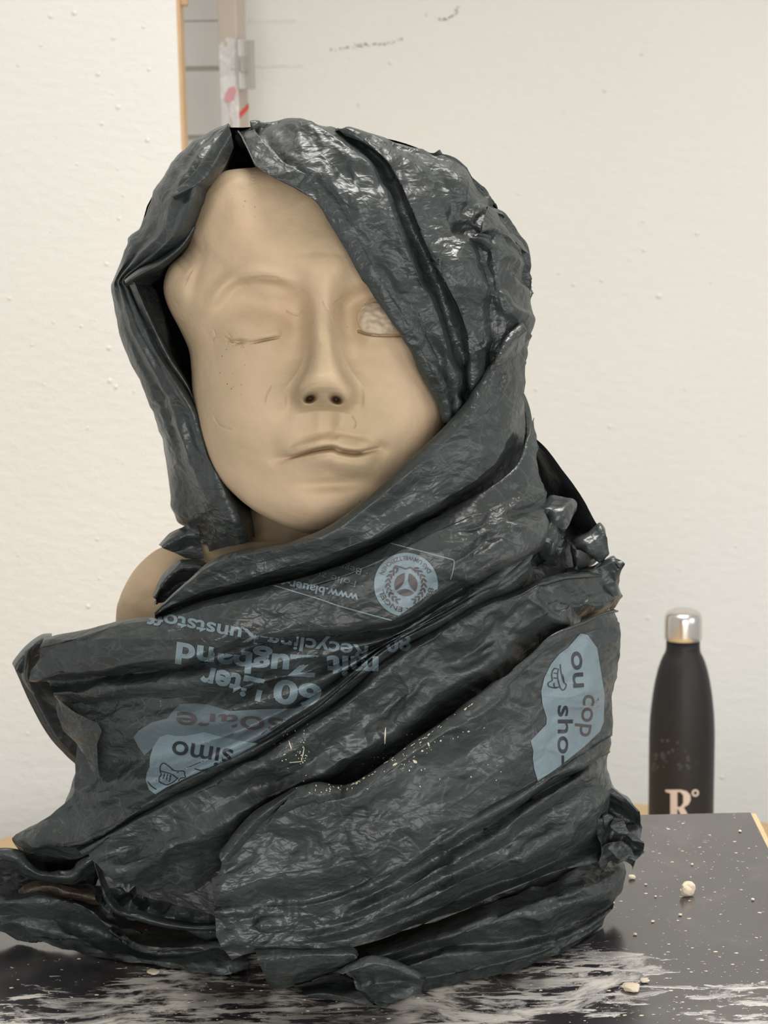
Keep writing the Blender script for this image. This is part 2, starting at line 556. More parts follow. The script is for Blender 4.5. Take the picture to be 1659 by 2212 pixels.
def lumps(name, pts, hd, m, parent, seed):
    """plaster lumps on a wall: low domes"""
    rnd = random.Random(seed)
    bm = bmesh.new()
    for x, y, r in pts:
        c = P(x, y, hd)
        rad = r * .62 * hd / FPX
        t = bmesh.ops.create_icosphere(bm, subdivisions=2, radius=1)
        for v in t['verts']:
            k = 1 + rnd.uniform(-.18, .18)
            v.co = Vector((c[0] + v.co.x * rad * k * rnd.uniform(.9, 1.3), c[1] + v.co.y * rad * .45, c[2] + v.co.z * rad * k))
    me = bpy.data.meshes.new(name); bm.to_mesh(me); bm.free()
    me.polygons.foreach_set('use_smooth', np.ones(len(me.polygons), bool))
    o = bpy.data.objects.new(name, me); COL.objects.link(o); me.materials.append(m)
    o.parent = parent; o.matrix_parent_inverse = parent.matrix_world.inverted()
    o['kind'] = 'stuff'
    return o


rl = random.Random(3)
right_l = [(844, 136, 7), (776, 226, 7), (923, 32, 6), (1388, 116, 7), (1306, 195, 8), (1390, 478, 6), (1506, 505, 7), (1300, 606, 6), (1390, 540, 7),
           (1239, 615, 7), (1207, 590, 6), (1424, 640, 9), (1536, 610, 5), (1158, 842, 6), (1318, 922, 7), (1190, 700, 4), (1630, 600, 4), (1470, 1230, 5),
           (1400, 1335, 6), (1560, 1680, 7), (1120, 420, 4), (1325, 370, 4), (1185, 140, 4), (1600, 940, 5), (1220, 240, 4), (1480, 840, 5), (1590, 1180, 5)]
right_l += [(rl.uniform(600, 1659), rl.uniform(0, 1700), rl.uniform(1.5, 3.2)) for _ in range(150)]
left_l = [(110, 35, 8), (160, 28, 9), (245, 83, 6), (212, 160, 7), (322, 150, 7), (255, 232, 8), (220, 267, 6), (319, 303, 8), (310, 58, 6), (88, 98, 5), (40, 140, 6),
          (255, 365, 5), (167, 355, 5), (266, 422, 5), (257, 472, 6), (110, 500, 4), (230, 570, 6), (20, 645, 6), (176, 705, 6), (116, 696, 5), (235, 752, 8),
          (237, 822, 9), (250, 836, 8), (290, 845, 5), (95, 830, 5), (70, 745, 5), (190, 925, 5), (210, 1165, 6), (40, 1200, 5), (190, 1310, 8), (215, 1250, 5), (90, 1010, 4), (60, 1585, 6)]
left_l += [(rl.uniform(0, 370), rl.uniform(0, 1650), rl.uniform(1.5, 3.5)) for _ in range(110)]
lumps('plaster_lumps', right_l, YWALL, WALL, wb, 1)

# left partition with its chipboard edge, standing in front of the wall
xe = P(386, 160, YP)[0]
wl = tag(box('wall_left', (-2.6, YP, 0), (xe, YP + .048, 3.1), WALL), kind='structure')
box('edge_strip', (xe, YP + .001, 0), (xe + .004, YP + .047, 3.1), WOOD_E, wl)
lumps('plaster_lumps', left_l, YP, WALL, wl, 2)
c = P(391, 2, YP)
box('edge_hook', (xe + .003, YP + .01, c[2] - .005), (xe + .012, YP + .03, c[2] + .03), WOOD, wl, .002)

# board cladding with dark joints in the gap, faint joints to the right of the post
WALL_J = simple('faint_joint', (.74, .73, .69), .8)
yj = [-60, 46, 149, 297, 420]
xL = P(350, 150, YWALL)[0]; xR = P(520, 150, YWALL)[0]
for a, b2 in zip(yj[:-1], yj[1:]):
    z1 = P(430, a + (5 if a > 100 else 1), YWALL)[2]; z0 = P(430, b2 - (5 if b2 > 100 else 1), YWALL)[2]
    box('cladding_joint', (xL, YWALL - .002, z0 - .006), (P(475, 150, YWALL)[0], YWALL + .001, z0 + .001), JOINT, wb)
    box('cladding_board', (xL, YWALL - .005, z0), (xR, YWALL, z1), BOARD_W, wb, .0015)
for yy, x1 in ((46, 640), (143, 655)):
    p0 = P(536, yy, YWALL); p1_ = P(x1, yy, YWALL)
    box('cladding_joint', (p0[0], YWALL - .001, p0[2] - .0018), (p1_[0], YWALL + .001, p0[2] + .0018), WALL_J, wb)

# post with smeared paint
pm, nt, b = mat('paint_smeared_post')
L = nt.links.new
tc = N(nt, 'ShaderNodeTexCoord')
n1 = N(nt, 'ShaderNodeTexNoise', i_Scale=38.0, i_Detail=5.0, i_Distortion=1.0)
L(tc.outputs['Object'], n1.inputs['Vector'])
sx = N(nt, 'ShaderNodeSeparateXYZ'); L(tc.outputs['Object'], sx.inputs[0])
zr = N(nt, 'ShaderNodeMapRange'); zr.inputs['From Min'].default_value = P(500, 60, 2.6)[2]; zr.inputs['From Max'].default_value = P(500, 110, 2.6)[2]
zr.inputs['To Min'].default_value = -.35; zr.inputs['To Max'].default_value = .12
L(sx.outputs['Z'], zr.inputs['Value'])
ad = N(nt, 'ShaderNodeMath', operation='ADD'); L(n1.outputs['Fac'], ad.inputs[0]); L(zr.outputs[0], ad.inputs[1])
rp = ramp(nt, [(.46, (.60, .53, .45)), (.5, (.78, .77, .76)), (.62, (.70, .69, .69)), (.7, (.86, .85, .84))])
L(ad.outputs[0], rp.inputs[0]); L(rp.outputs[0], b.inputs['Base Color']); b.inputs['Roughness'].default_value = .5
POSTW = simple('bare_post_side', (.47, .40, .345), .55)
YB = 2.62
pc = P(497, 150, YB)
post = thing('wooden_post', 'narrow wooden post smeared with white paint behind the left wall edge', 'post', (pc[0], YB, 0))
sz = .0262
pb = box('post_shaft', (-sz / 2, -sz / 2, 0), (sz / 2, sz / 2, 3.1), pm, None, .001)
pb.data.materials.append(POSTW)
for p_ in pb.data.polygons:
    if p_.normal.x > .7: p_.material_index = 1
RZ = Matrix.Rotation(math.radians(-24), 4, 'Z')
pb.data.transform(Matrix.Translation((.004, 0, 0)) @ RZ)
pb.parent = post


def on_post(name, lo, hi, m, bev=.0006, par=None):
    o = box(name, lo, hi, m, None, bev)
    o.data.transform(Matrix.Translation((.004, 0, 0)) @ RZ)
    o.parent = par or post
    return o


zz = lambda y: P(520, y, YB)[2]
STEEL = simple('galvanised_plate', (.62, .62, .60), .35, .35)
STEEL_D = simple('grey_plate_edge', (.40, .40, .36), .4, .2)
PINK = simple('pink_paint', (.75, .40, .42), .6)
RED = simple('red_paint', (.62, .06, .04), .6)
lp_ = on_post('latch_plate', (.0155, -.020, zz(193)), (.0200, .004, zz(86)), STEEL)
on_post('latch_lip', (.0200, -.005, zz(193)), (.0290, .004, zz(88)), STEEL_D, par=lp_)
on_post('latch_slot', (.0196, -.021, zz(156)), (.0225, -.004, zz(122)), STEEL_D, par=lp_)
on_post('latch_bolt', (.0125, -.007, zz(145)), (.0160, .004, zz(135)), INK, par=lp_)
# pink dab and red stroke of paint
bmk = bmesh.new()
vs = [bmk.verts.new((-sz / 2 - .0 + x, -sz / 2 - .0008, z)) for x, z in
      ((.006, zz(214)), (.011, zz(222)), (.020, zz(216)), (.024, zz(196)), (.021, zz(186)), (.013, zz(190)), (.008, zz(202)))]
f = bmk.faces.new(vs)
r_ = bmesh.ops.extrude_face_region(bmk, geom=[f])
for v in [g for g in r_['geom'] if isinstance(g, bmesh.types.BMVert)]: v.co.y += .0008
me = bpy.data.meshes.new('paint_dab'); bmk.to_mesh(me); bmk.free(); me.materials.append(PINK)
me.transform(Matrix.Translation((.004, 0, 0)) @ RZ)
o = bpy.data.objects.new('paint_dab', me); COL.objects.link(o); o.parent = post; o['label'] = 'pink dab of paint'
bmk = bmesh.new()
vs = [bmk.verts.new((sz / 2 + .0008, y, z)) for y, z in ((-.0125, zz(255)), (.0128, zz(236)), (.0128, zz(224)), (-.0125, zz(243)))]
f = bmk.faces.new(vs)
r_ = bmesh.ops.extrude_face_region(bmk, geom=[f])
for v in [g for g in r_['geom'] if isinstance(g, bmesh.types.BMVert)]: v.co.x -= .0008
me = bpy.data.meshes.new('paint_stroke'); bmk.to_mesh(me); bmk.free(); me.materials.append(RED)
me.transform(Matrix.Translation((.004, 0, 0)) @ RZ)
o = bpy.data.objects.new('paint_stroke', me); COL.objects.link(o); o.parent = post; o['label'] = 'short red stroke of paint'

# pencil smudges on the wall
rs = random.Random(5)
V = []; F = []
for path, n_ in ((((718, 108), (760, 101), (800, 96), (830, 95), (870, 84)), 110), (((945, 40), (960, 42), (972, 36), (984, 30), (988, 14)), 70)):
    sp = spline(path, n_)
    for x, y in sp:
        x += rs.gauss(0, 2.2); y += rs.gauss(0, 2.0)
        if rs.random() < .35: continue
        r = rs.uniform(.5, 1.7)
        q = P(x, y, YWALL); k = len(V); s = r * YWALL / FPX
        for a in range(5):
            V.append((q[0] + s * 1.4 * math.cos(a * 1.257), YWALL - .0006, q[2] + s * math.sin(a * 1.257)))
        F.append(tuple(range(k, k + 5)))
SMUDGE = simple('pencil_smudge', (.38, .37, .34), .9)
sm = new_mesh('pencil_smudge', V, F, SMUDGE, wb, False); sm['kind'] = 'stuff'

# ------------------------------------------------------------------ round table, plinth, modelling board
tb = thing('round_table', 'round pale wooden table standing low against the back wall', 'table', (0, 1.585, 0))
lathe('table_top', [(.70, ZT - .030), (.795, ZT - .028), (.80, ZT - .02), (.80, ZT - .004), (.797, ZT)], 0, 1.585, WOOD, tb, 128)
for sx_, sy_ in ((-1, -1), (1, -1), (1, 1), (-1, 1)):
    lathe('leg', [(.018, 0), (.03, ZT - .029)], sx_ * .42, 1.585 + sy_ * .42, WOOD, tb, 20)

cA = P(1621, 1755, hd_plane(1621, 1755, ZB)); cB = Pz(1659, 1832, ZB); cC = Pz(62, 1789, ZB); cD = Pz(0, 1912, ZB)


def ext(a, b_, y):
    t = (y - a[1]) / (b_[1] - a[1])
    return a + (b_ - a) * t


fR = ext(cA, cB, .72); fL = ext(cC, cD, .72)
brd = thing('modelling_board', 'dark film-faced plywood board smeared with white clay under the wrapped bust', 'board', (0, 1.0, ZB - .02))
bmk = bmesh.new()
bot = [bmk.verts.new((q[0], q[1], ZB - .018)) for q in (fL, fR, cA, cC)]
top = [bmk.verts.new((q[0], q[1], ZB)) for q in (fL, fR, cA, cC)]
bmk.faces.new(bot[::-1]); bmk.faces.new(top)
for i in range(4):
    bmk.faces.new((bot[i], bot[(i + 1) % 4], top[(i + 1) % 4], top[i]))
# board film material
bm_, nt, b = mat('dark_board_film')
L = nt.links.new
tc = N(nt, 'ShaderNodeTexCoord')
def nz(scale, detail=4.0, dist=0.0, vec=None, rough=.55):
    n = N(nt, 'ShaderNodeTexNoise', i_Scale=scale, i_Detail=detail, i_Distortion=dist, i_Roughness=rough)
    L(vec or tc.outputs['Object'], n.inputs['Vector']); return n.outputs['Fac']
def mth(op, a, b2, c2=None):
    n = N(nt, 'ShaderNodeMath', operation=op)
    for i, v in enumerate((a, b2, c2)):
        if v is None: continue
        if isinstance(v, (int, float)): n.inputs[i].default_value = v
        else: L(v, n.inputs[i])
    return n.outputs[0]
def mr(v, a, b2, c2=0.0, d2=1.0):
    n = N(nt, 'ShaderNodeMapRange', interpolation_type='SMOOTHSTEP')
    for k, q in zip(('From Min', 'From Max', 'To Min', 'To Max'), (a, b2, c2, d2)): n.inputs[k].default_value = q
    L(v, n.inputs['Value']); return n.outputs[0]
mp = N(nt, 'ShaderNodeMapping'); mp.inputs['Scale'].default_value = (1, 2.3, 1); mp.inputs['Rotation'].default_value = (0, 0, math.radians(-14))
L(tc.outputs['Object'], mp.inputs['Vector'])
wv = nz(9.0, 2.0)
wadd = N(nt, 'ShaderNodeVectorMath', operation='ADD')
wsc = N(nt, 'ShaderNodeVectorMath', operation='SCALE'); wsc.inputs['Scale'].default_value = .24
nwc = N(nt, 'ShaderNodeTexNoise', i_Scale=7.0, i_Detail=2.0); L(tc.outputs['Object'], nwc.inputs['Vector'])
L(nwc.outputs['Color'], wsc.inputs[0]); L(mp.outputs[0], wadd.inputs[0]); L(wsc.outputs[0], wadd.inputs[1])
streak = nz(24.0, 9.0, .15, wadd.outputs[0], .72)
mpb = N(nt, 'ShaderNodeMapping'); mpb.inputs['Scale'].default_value = (1, 4.5, 1); mpb.inputs['Rotation'].default_value = (0, 0, math.radians(38))
L(tc.outputs['Object'], mpb.inputs['Vector'])
fine = nz(34.0, 6.0, .25, mpb.outputs[0], .62)
sp = N(nt, 'ShaderNodeSeparateXYZ'); L(tc.outputs['Object'], sp.inputs[0])
def blob(px, py, r):
    q = Pz(px, py, ZB)
    d = N(nt, 'ShaderNodeVectorMath', operation='DISTANCE'); d.inputs[1].default_value = tuple(q)
    L(tc.outputs['Object'], d.inputs[0])
    return mr(d.outputs['Value'], r, r * .25)
reg = mth('MAXIMUM', mth('MAXIMUM', blob(900, 2190, .12), blob(480, 2180, .13)), mth('MAXIMUM', blob(1260, 2115, .08), mth('MULTIPLY', blob(1640, 2190, .09), .75)))
reg = mth('MAXIMUM', reg, mth('MULTIPLY', blob(120, 2200, .09), .8))
thr = mr(reg, 0, 1, .74, .485)
m1 = mth('MULTIPLY', mr(mth('SUBTRACT', streak, thr), -.02, .13), .9)
m2 = mth('MULTIPLY', mr(mth('SUBTRACT', fine, mth('ADD', thr, .01)), 0.0, .07), .75)
smear = mth('MULTIPLY', mth('MAXIMUM', m1, m2), mr(nz(17.0, 3.0), .33, .58, .35, 1.0))
far = mth('MULTIPLY', mr(nz(190.0, 4.0, 0, None, .75), .66, .72), .7)
haze = mth('MULTIPLY', mr(nz(14.0, 6.0, .8, None, .65), .48, .75), .07)
tot = mth('MINIMUM', mth('ADD', mth('MAXIMUM', smear, far), haze), 1.0)
mx = N(nt, 'ShaderNodeMixRGB'); mx.inputs[1].default_value = (.0135, .0095, .0125, 1); mx.inputs[2].default_value = (.62, .58, .51, 1)
L(tot, mx.inputs[0]); L(mx.outputs[0], b.inputs['Base Color'])
L(mth('ADD', mr(tot, 0, 1, .16, .75), mth('MULTIPLY', nz(8.0, 4.0), .12)), b.inputs['Roughness'])
bp = N(nt, 'ShaderNodeBump', i_Strength=.5, i_Distance=.0012)
L(tot, bp.inputs['Height']); L(bp.outputs[0], b.inputs['Normal'])
b.inputs['IOR'].default_value = 2.9
me = bpy.data.meshes.new('board_top'); bmk.to_mesh(me); bmk.free()
me.materials.append(bm_); me.materials.append(WOOD_E)
for p_ in me.polygons: p_.material_index = 0 if abs(p_.normal.z) > .5 else 1
bt = bpy.data.objects.new('board_top', me); COL.objects.link(bt); bt.parent = brd; bt.matrix_parent_inverse = brd.matrix_world.inverted()
# thin proud ply edging seen along the right side
e0 = np.array([cA[0], cA[1]]); e1 = np.array([fR[0], fR[1]])
nrm = np.array([(e1 - e0)[1], -(e1 - e0)[0]]); nrm = nrm / np.linalg.norm(nrm)
if nrm[0] < 0: nrm = -nrm
V = [(*e0, ZB - .017), (*e1, ZB - .017), (*(e1 + nrm * .0035), ZB - .017), (*(e0 + nrm * .0035), ZB - .017)]
V += [(x, y, ZB - .0008) for x, y, z in V]
new_mesh('plywood_edge', V, [(0, 1, 2, 3), (4, 7, 6, 5), (0, 4, 5, 1), (1, 5, 6, 2), (2, 6, 7, 3), (3, 7, 4, 0)], WOOD_E, brd, False)
box('plinth', (-.15, .80, ZT + .0005), (.15, 1.16, ZB - .018), WOOD, brd, .003)

# ------------------------------------------------------------------ bottle
HB = 2.19
bc = Pz(1470, 1826, ZT)
HB = bc[1]
bot_ = thing('drinking_bottle', 'matte black drinking bottle with brushed steel cap behind the board', 'bottle', (bc[0], HB, ZT))
MATTE = simple('matte_black_coating', (.011, .011, .0115), .5, bump=.00008, bscale=900, spec=.4)
CAPM = simple('brushed_steel', (.70, .67, .63), .24, 1.0)
LOGO = simple('bare_steel_print', (.62, .52, .46), .5, .2)
SMG = simple('chalky_fingerprint', (.045, .045, .045), .7)
s1 = .000541
prof = [(.030, 0), (.0345, .0015), (.0362, .005), (.0364, .02)]
for y, r in ((1640, 67.5), (1600, 67.5), (1575, 67), (1550, 65.8), (1525, 63.5), (1500, 60.5), (1475, 56.5), (1450, 51), (1432, 45.5), (1420, 40.5), (1414, 37), (1408, 35.2), (1400, 34.5), (1384, 34.2)):
    prof.append((r * s1, .2745 - (y - 1322) * s1))
lathe('bottle_body', [(r, z + ZT + .0004) for r, z in prof], bc[0], HB, MATTE, bot_, 96)
cp = [(.0185, .2745 - (1384 - 1322) * s1)]
for y, r in ((1383, 37.6), (1381, 38.4), (1372, 38.4), (1345, 38.2), (1336, 37.2), (1330, 35), (1326, 31), (1323.5, 25), (1322.3, 15), (1322, 4)):
    cp.append((r * s1, .2745 - (y - 1322) * s1))
lathe('bottle_cap', [(r, z + ZT + .0004) for r, z in cp], bc[0], HB, CAPM, bot_, 96)


# ------------------------------------------------------------------ flat print laid on a surface
def flat_mesh_from_curve(build):
    cu = bpy.data.curves.new('tmp', 'CURVE'); cu.dimensions = '2D'; cu.fill_mode = 'BOTH'
    build(cu)
    o = bpy.data.objects.new('tmp', cu); COL.objects.link(o)
    dg = bpy.context.evaluated_depsgraph_get(); dg.update()
    me = bpy.data.meshes.new_from_object(o.evaluated_get(dg))
    bpy.data.objects.remove(o); bpy.data.curves.remove(cu)
    return me


def poly_mesh(loops):
    def build(cu):
        for lp in loops:
            s = cu.splines.new('POLY'); s.points.add(len(lp) - 1); s.use_cyclic_u = True
            for p_, q in zip(s.points, lp): p_.co = (q[0], q[1], 0, 1)
    return flat_mesh_from_curve(build)


def text_mesh(txt, bold=.0):
    cu = bpy.data.curves.new('tmp', 'FONT'); cu.body = txt; cu.size = 1.0; cu.offset = bold; cu.resolution_u = 4
    cu.fill_mode = 'BOTH'
    o = bpy.data.objects.new('tmp', cu); COL.objects.link(o)
    dg = bpy.context.evaluated_depsgraph_get(); dg.update()
    me = bpy.data.meshes.new_from_object(o.evaluated_get(dg))
    bpy.data.objects.remove(o); bpy.data.curves.remove(cu)
    return me


def lay(name, mes, mapf, bvh, m, parent, off=.0004, maxlen=4.0, label=None, gaps=(), warp=True):
    """lay flat print meshes (through mapf: local -> photo pixel) onto the surface of the film"""
    bm = bmesh.new()
    for me, fn in [(q, mapf) if not isinstance(q, tuple) else q for q in mes]:
        b0 = bmesh.new(); b0.from_mesh(me)
        for v in b0.verts:
            x, y = fn(v.co.x, v.co.y); v.co = (x, y, 0)
        t = bpy.data.meshes.new('t'); b0.to_mesh(t); b0.free(); bm.from_mesh(t); bpy.data.meshes.remove(t); bpy.data.meshes.remove(me)
    bmesh.ops.triangulate(bm, faces=bm.faces[:])
    for _ in range(7):
        es = [e for e in bm.edges if e.calc_length() > maxlen]
        if not es: break
        bmesh.ops.subdivide_edges(bm, edges=es, cuts=1, use_grid_fill=False)
        bmesh.ops.triangulate(bm, faces=[f for f in bm.faces if len(f.verts) > 3])
    dead = []
    cv = Vector(CAM)
    pxs = np.array([(v.co.x, v.co.y) for v in bm.verts])
    D = rays(pxs[:, 0], pxs[:, 1])
    for v, d in zip(bm.verts, D):
        d = Vector(d).normalized()
        hit, nn, idx, dist = bvh.ray_cast(cv, d)
        pxy = (v.co.x, v.co.y)
        if hit is None or any(g(*pxy) for g in gaps):
            dead.append(v)
        else:
            v.co = hit - d * off
    bmesh.ops.delete(bm, geom=dead, context='VERTS')
    bad = [f for f in bm.faces if max(e.calc_length() for e in f.edges) > .0055 * max(1, maxlen / 4)]
    bmesh.ops.delete(bm, geom=bad, context='FACES')
    me = bpy.data.meshes.new(name); bm.to_mesh(me); bm.free()
    me.polygons.foreach_set('use_smooth', np.ones(len(me.polygons), bool))
    o = bpy.data.objects.new(name, me); COL.objects.link(o); me.materials.append(m)
    if parent:
        o.parent = parent; o.matrix_parent_inverse = parent.matrix_world.inverted()
    if label: o['label'] = label
    return o


def bvh_of(objs):
    V = []; F = []
    for o in objs:
        k = len(V)
        V += [o.matrix_world @ v.co for v in o.data.vertices]
        F += [tuple(i + k for i in p_.vertices) for p_ in o.data.polygons]
    return BVHTree.FromPolygons(V, F)


bpy.context.view_layer.update()
bb = bvh_of([bpy.data.objects['bottle_body']])
ident = lambda x, y: (x, y)
# R with serifs, drawn in pixels of the photograph on the bottle front; the bowl is a hole
ox, oy = 1437, 1706
Rl = [(0, 0), (34, 0), (46, 3), (54, 11), (55, 22), (50, 32), (40, 38), (56, 66), (62, 72), (62, 76), (44, 76), (28, 42), (26, 42), (26, 70), (33, 73), (33, 76), (5, 76), (5, 73), (11, 70), (11, 8), (0, 4)]
Rh = [(26, 5), (33, 5), (39, 12), (39, 29), (33, 37), (26, 37)]
lay('letter_r', [poly_mesh([[(ox + x, oy + y) for x, y in Rl], [(ox + x, oy + y) for x, y in Rh]])], ident, bb, LOGO, bot_, .0003, label='pale letter R with serifs')
ring = lambda r: [(1502 + r * math.cos(a * .2618), 1713 + r * math.sin(a * .2618)) for a in range(24)]
lay('degree_sign', [poly_mesh([ring(8), ring(3.8)])], ident, bb, LOGO, bot_, .0003, label='small pale degree ring')
rs = random.Random(2)
sm_l = []
for cx_, cy_, n_, sp_ in ((1433, 1628, 26, 13), (1482, 1640, 16, 11), (1420, 1650, 10, 8)):
    for _ in range(n_):
        x = cx_ + rs.gauss(0, sp_); y = cy_ + rs.gauss(0, sp_); r = rs.uniform(1.0, 4.5)
        sm_l.append(poly_mesh([[(x + r * rs.uniform(.7, 1.2) * math.cos(a * .785), y + r * rs.uniform(.7, 1.2) * math.sin(a * .785)) for a in range(8)]]))
o = lay('chalk_smudge', sm_l, ident, bb, SMG, bot_, .0002, label='faint chalky fingerprints'); o['kind'] = 'stuff'

# ------------------------------------------------------------------ clay bust
bust = thing('clay_bust', 'pale clay portrait bust with closed eyes wrapped in dark plastic film', 'sculpture', (0, 1.12, ZB))
CON = [(545, 362), (600, 352), (700, 352), (785, 395), (862, 465), (918, 565), (955, 680), (970, 800), (964, 900), (935, 985), (885, 1050), (815, 1108), (745, 1142),
       (682, 1153), (640, 1147), (595, 1128), (545, 1100), (503, 1065), (468, 1025), (443, 970), (427, 905), (416, 850), (413, 800), (408, 757), (390, 715), (362, 660),
       (353, 617), (366, 575), (394, 547), (409, 520), (407, 480), (419, 432), (442, 395), (482, 370)]
HC = np.array([690.0, 745.0])
con = spline(CON + CON[:1], 600)
ang = np.arctan2(con[:, 1] - HC[1], con[:, 0] - HC[0]); rad = np.hypot(con[:, 0] - HC[0], con[:, 1] - HC[1])
o_ = np.argsort(ang); ang = ang[o_]; rad = rad[o_]
NF, NB, NA = 300, 60, 620
th = np.concatenate([np.linspace(0.004, 1, NF) ** .85 * (math.pi / 2), math.pi / 2 + np.linspace(0, 1, NB + 1)[1:] * (math.pi / 2 - .01)])
al = np.linspace(-math.pi, math.pi, NA, endpoint=False)
R = np.interp(al, np.concatenate([ang - 2 * math.pi, ang, ang + 2 * math.pi]), np.concatenate([rad] * 3))
TH, AL = np.meshgrid(th, al, indexing='ij')
front = TH <= math.pi / 2
X = HC[0] + R[None] * np.sin(TH) * np.cos(AL); Y = HC[1] + R[None] * np.sin(TH) * np.sin(AL)
sa = np.sin(AL)
dax = 1.103 - .050 * np.clip(sa, 0, 1) ** 1.6 + .0 * sa     # rim depth: chin comes forward, temples go back
dfr = 1.030
c_ = np.clip(np.cos(TH), 0, 1)
H = np.where(front, dax - (dax - dfr) * c_ ** .62, dax + (1.185 - dax) * np.clip(-np.cos(TH), 0, 1))


def gs(cx, cy, sx, sy, rot=0.0):
    c, s = math.cos(math.radians(rot)), math.sin(math.radians(rot))
    dx = X - cx; dy = Y - cy
    u = dx * c + dy * s; v = -dx * s + dy * c
    return np.exp(-.5 * ((u / sx) ** 2 + (v / sy) ** 2))


def sstep(a, b_, x):
    t = np.clip((x - a) / (b_ - a), 0, 1)
    return t * t * (3 - 2 * t)


def pdist(pts, n=60):
    """signed distance to a polyline (positive below it) and the position 0..1 along it"""
    s = spline(pts, n)
    best = np.full(X.shape, 1e9); pos = np.zeros(X.shape); sg = np.zeros(X.shape)
    for i in range(n - 1):
        ax, ay = s[i]; bx, by = s[i + 1]
        ux, uy = bx - ax, by - ay; l2 = ux * ux + uy * uy
        t = np.clip(((X - ax) * ux + (Y - ay) * uy) / l2, 0, 1)
        d = np.hypot(X - ax - t * ux, Y - ay - t * uy)
        m = d < best
        best = np.where(m, d, best); pos = np.where(m, (i + t) / (n - 1), pos)
        sg = np.where(m, np.sign(ux * (Y - ay) - uy * (X - ax)), sg)
    return best * sg, pos


B = np.zeros(X.shape)          # relief towards the viewer, in metres
# brow, forehead, cheeks, muzzle, chin
B += .004 * gs(640, 470, 150, 80) + .0035 * gs(690, 585, 70, 40)
B += .0060 * gs(505, 870, 70, 80) + .0055 * gs(885, 880, 70, 80)
B += .0080 * gs(718, 965, 125, 75)
B += .0085 * gs(690, 1098, 85, 42)
B -= .0030 * gs(560, 1000, 40, 40) + .0025 * gs(860, 985, 36, 42)
# eye sockets
B -= .0125 * gs(552, 674, 84, 42, -3) + .0075 * gs(644, 690, 26, 62, 6)
B -= .0135 * gs(800, 664, 60, 46, 8) + .0070 * gs(755, 690, 20, 46, -6)
# left brow lip, overhanging the socket
d, t = pdist([(440, 705), (456, 662), (480, 628), (515, 604), (560, 598), (605, 604), (645, 622)])
B += .0040 * np.exp(-.5 * ((d + 4) / 12) ** 2) * sstep(0, .25, t) * (1 - .75 * sstep(.75, 1, t))
B -= .0030 * np.exp(-.5 * ((d - 13) / 9) ** 2) * sstep(.25, .5, t) * (1 - sstep(.8, 1, t))
d, t = pdist([(742, 640), (770, 622), (805, 612), (850, 618)])
B += .0030 * np.exp(-.5 * ((d + 4) / 14) ** 2)
# lids
B += .0112 * gs(548, 702, 62, 30, 2) + .0016 * gs(560, 760, 60, 16)
B += .0120 * np.exp(-(((X - 812) / 62) ** 2 + ((Y - 690) / 44) ** 2) ** 1.6) + .0030 * gs(815, 742, 60, 14)
d, t = pdist([(490, 735), (515, 739), (545, 740), (575, 734), (612, 727)])
w_ = sstep(0, .18, t) * (1 - sstep(.9, 1, t))
B -= .0048 * np.exp(-.5 * (d / 1.7) ** 2) * w_ * (.55 + .45 * np.cos(t * 9))
B += .0012 * np.exp(-.5 * ((d + 9) / 7) ** 2) * w_
B -= .0040 * gs(519, 738, 7, 3)
d, t = pdist([(770, 714), (795, 722), (830, 725), (875, 724)])
B -= .0040 * np.exp(-.5 * (d / 1.8) ** 2) * sstep(0, .1, t)
# nose: a ridge that widens into the wings and folds under to the nostrils
cxn = np.interp(Y, [560, 640, 740, 830, 900], [688, 692, 700, 702, 701])
wn = np.interp(Y, [560, 640, 700, 740, 775, 800, 820, 836, 850, 872, 900], [54, 32, 27, 29, 35, 44, 55, 64, 67, 66, 60])
fall = 8 * np.clip((X - cxn) / 60, -1, 1) ** 2          # wings hang a little lower than the middle
Yn = Y - fall
hn = np.interp(Yn, [545, 600, 650, 700, 750, 790, 812, 826, 836, 845, 854, 863, 871, 879, 888],
               [0, .0050, .0105, .0150, .0195, .0238, .0262, .0268, .0258, .0232, .0196, .0150, .0098, .0045, 0])
ux = np.abs(X - cxn) / wn
pw = np.interp(Y, [600, 740, 810, 845], [3.4, 3.6, 4.2, 6.0])
ridge = hn / (1 + ux ** pw)
ridge *= 1 - sstep(1.2, 2.6, ux)
rnd_ = np.interp(Y, [740, 800, 850], [.0, .0040, .0070]) * np.clip(ux, 0, 1) ** 2.2    # rounded section near the tip
B += np.maximum(ridge - rnd_ * np.clip(1 - (ux - .9) / .4, 0, 1) * np.clip(hn / .014, 0, 1), 0)
B += .0030 * gs(653, 856, 13, 15) + .0030 * gs(750, 858, 13, 15) + .0016 * gs(700, 828, 26, 14)
B -= .0022 * gs(626, 858, 8, 22, 10) + .0022 * gs(777, 858, 8, 22, -10)
B -= .0300 * np.exp(-(((X - 670) / 11.5) ** 2 + ((Y - 860 + (X - 670) * .18) / 8) ** 2) ** 1.3)
B -= .0300 * np.exp(-(((X - 726) / 11.5) ** 2 + ((Y - 862 - (X - 726) * .18) / 8) ** 2) ** 1.3)
B += .0018 * gs(699, 868, 7, 10)
# philtrum, folds beside the nose
B -= .0013 * gs(712, 912, 9, 22) ; B += .001 * gs(690, 912, 8, 22) + .001 * gs(735, 912, 8, 22)
d, t = pdist([(622, 868), (600, 905), (590, 950), (596, 990)])
B -= .0016 * np.exp(-.5 * (d / 16) ** 2)
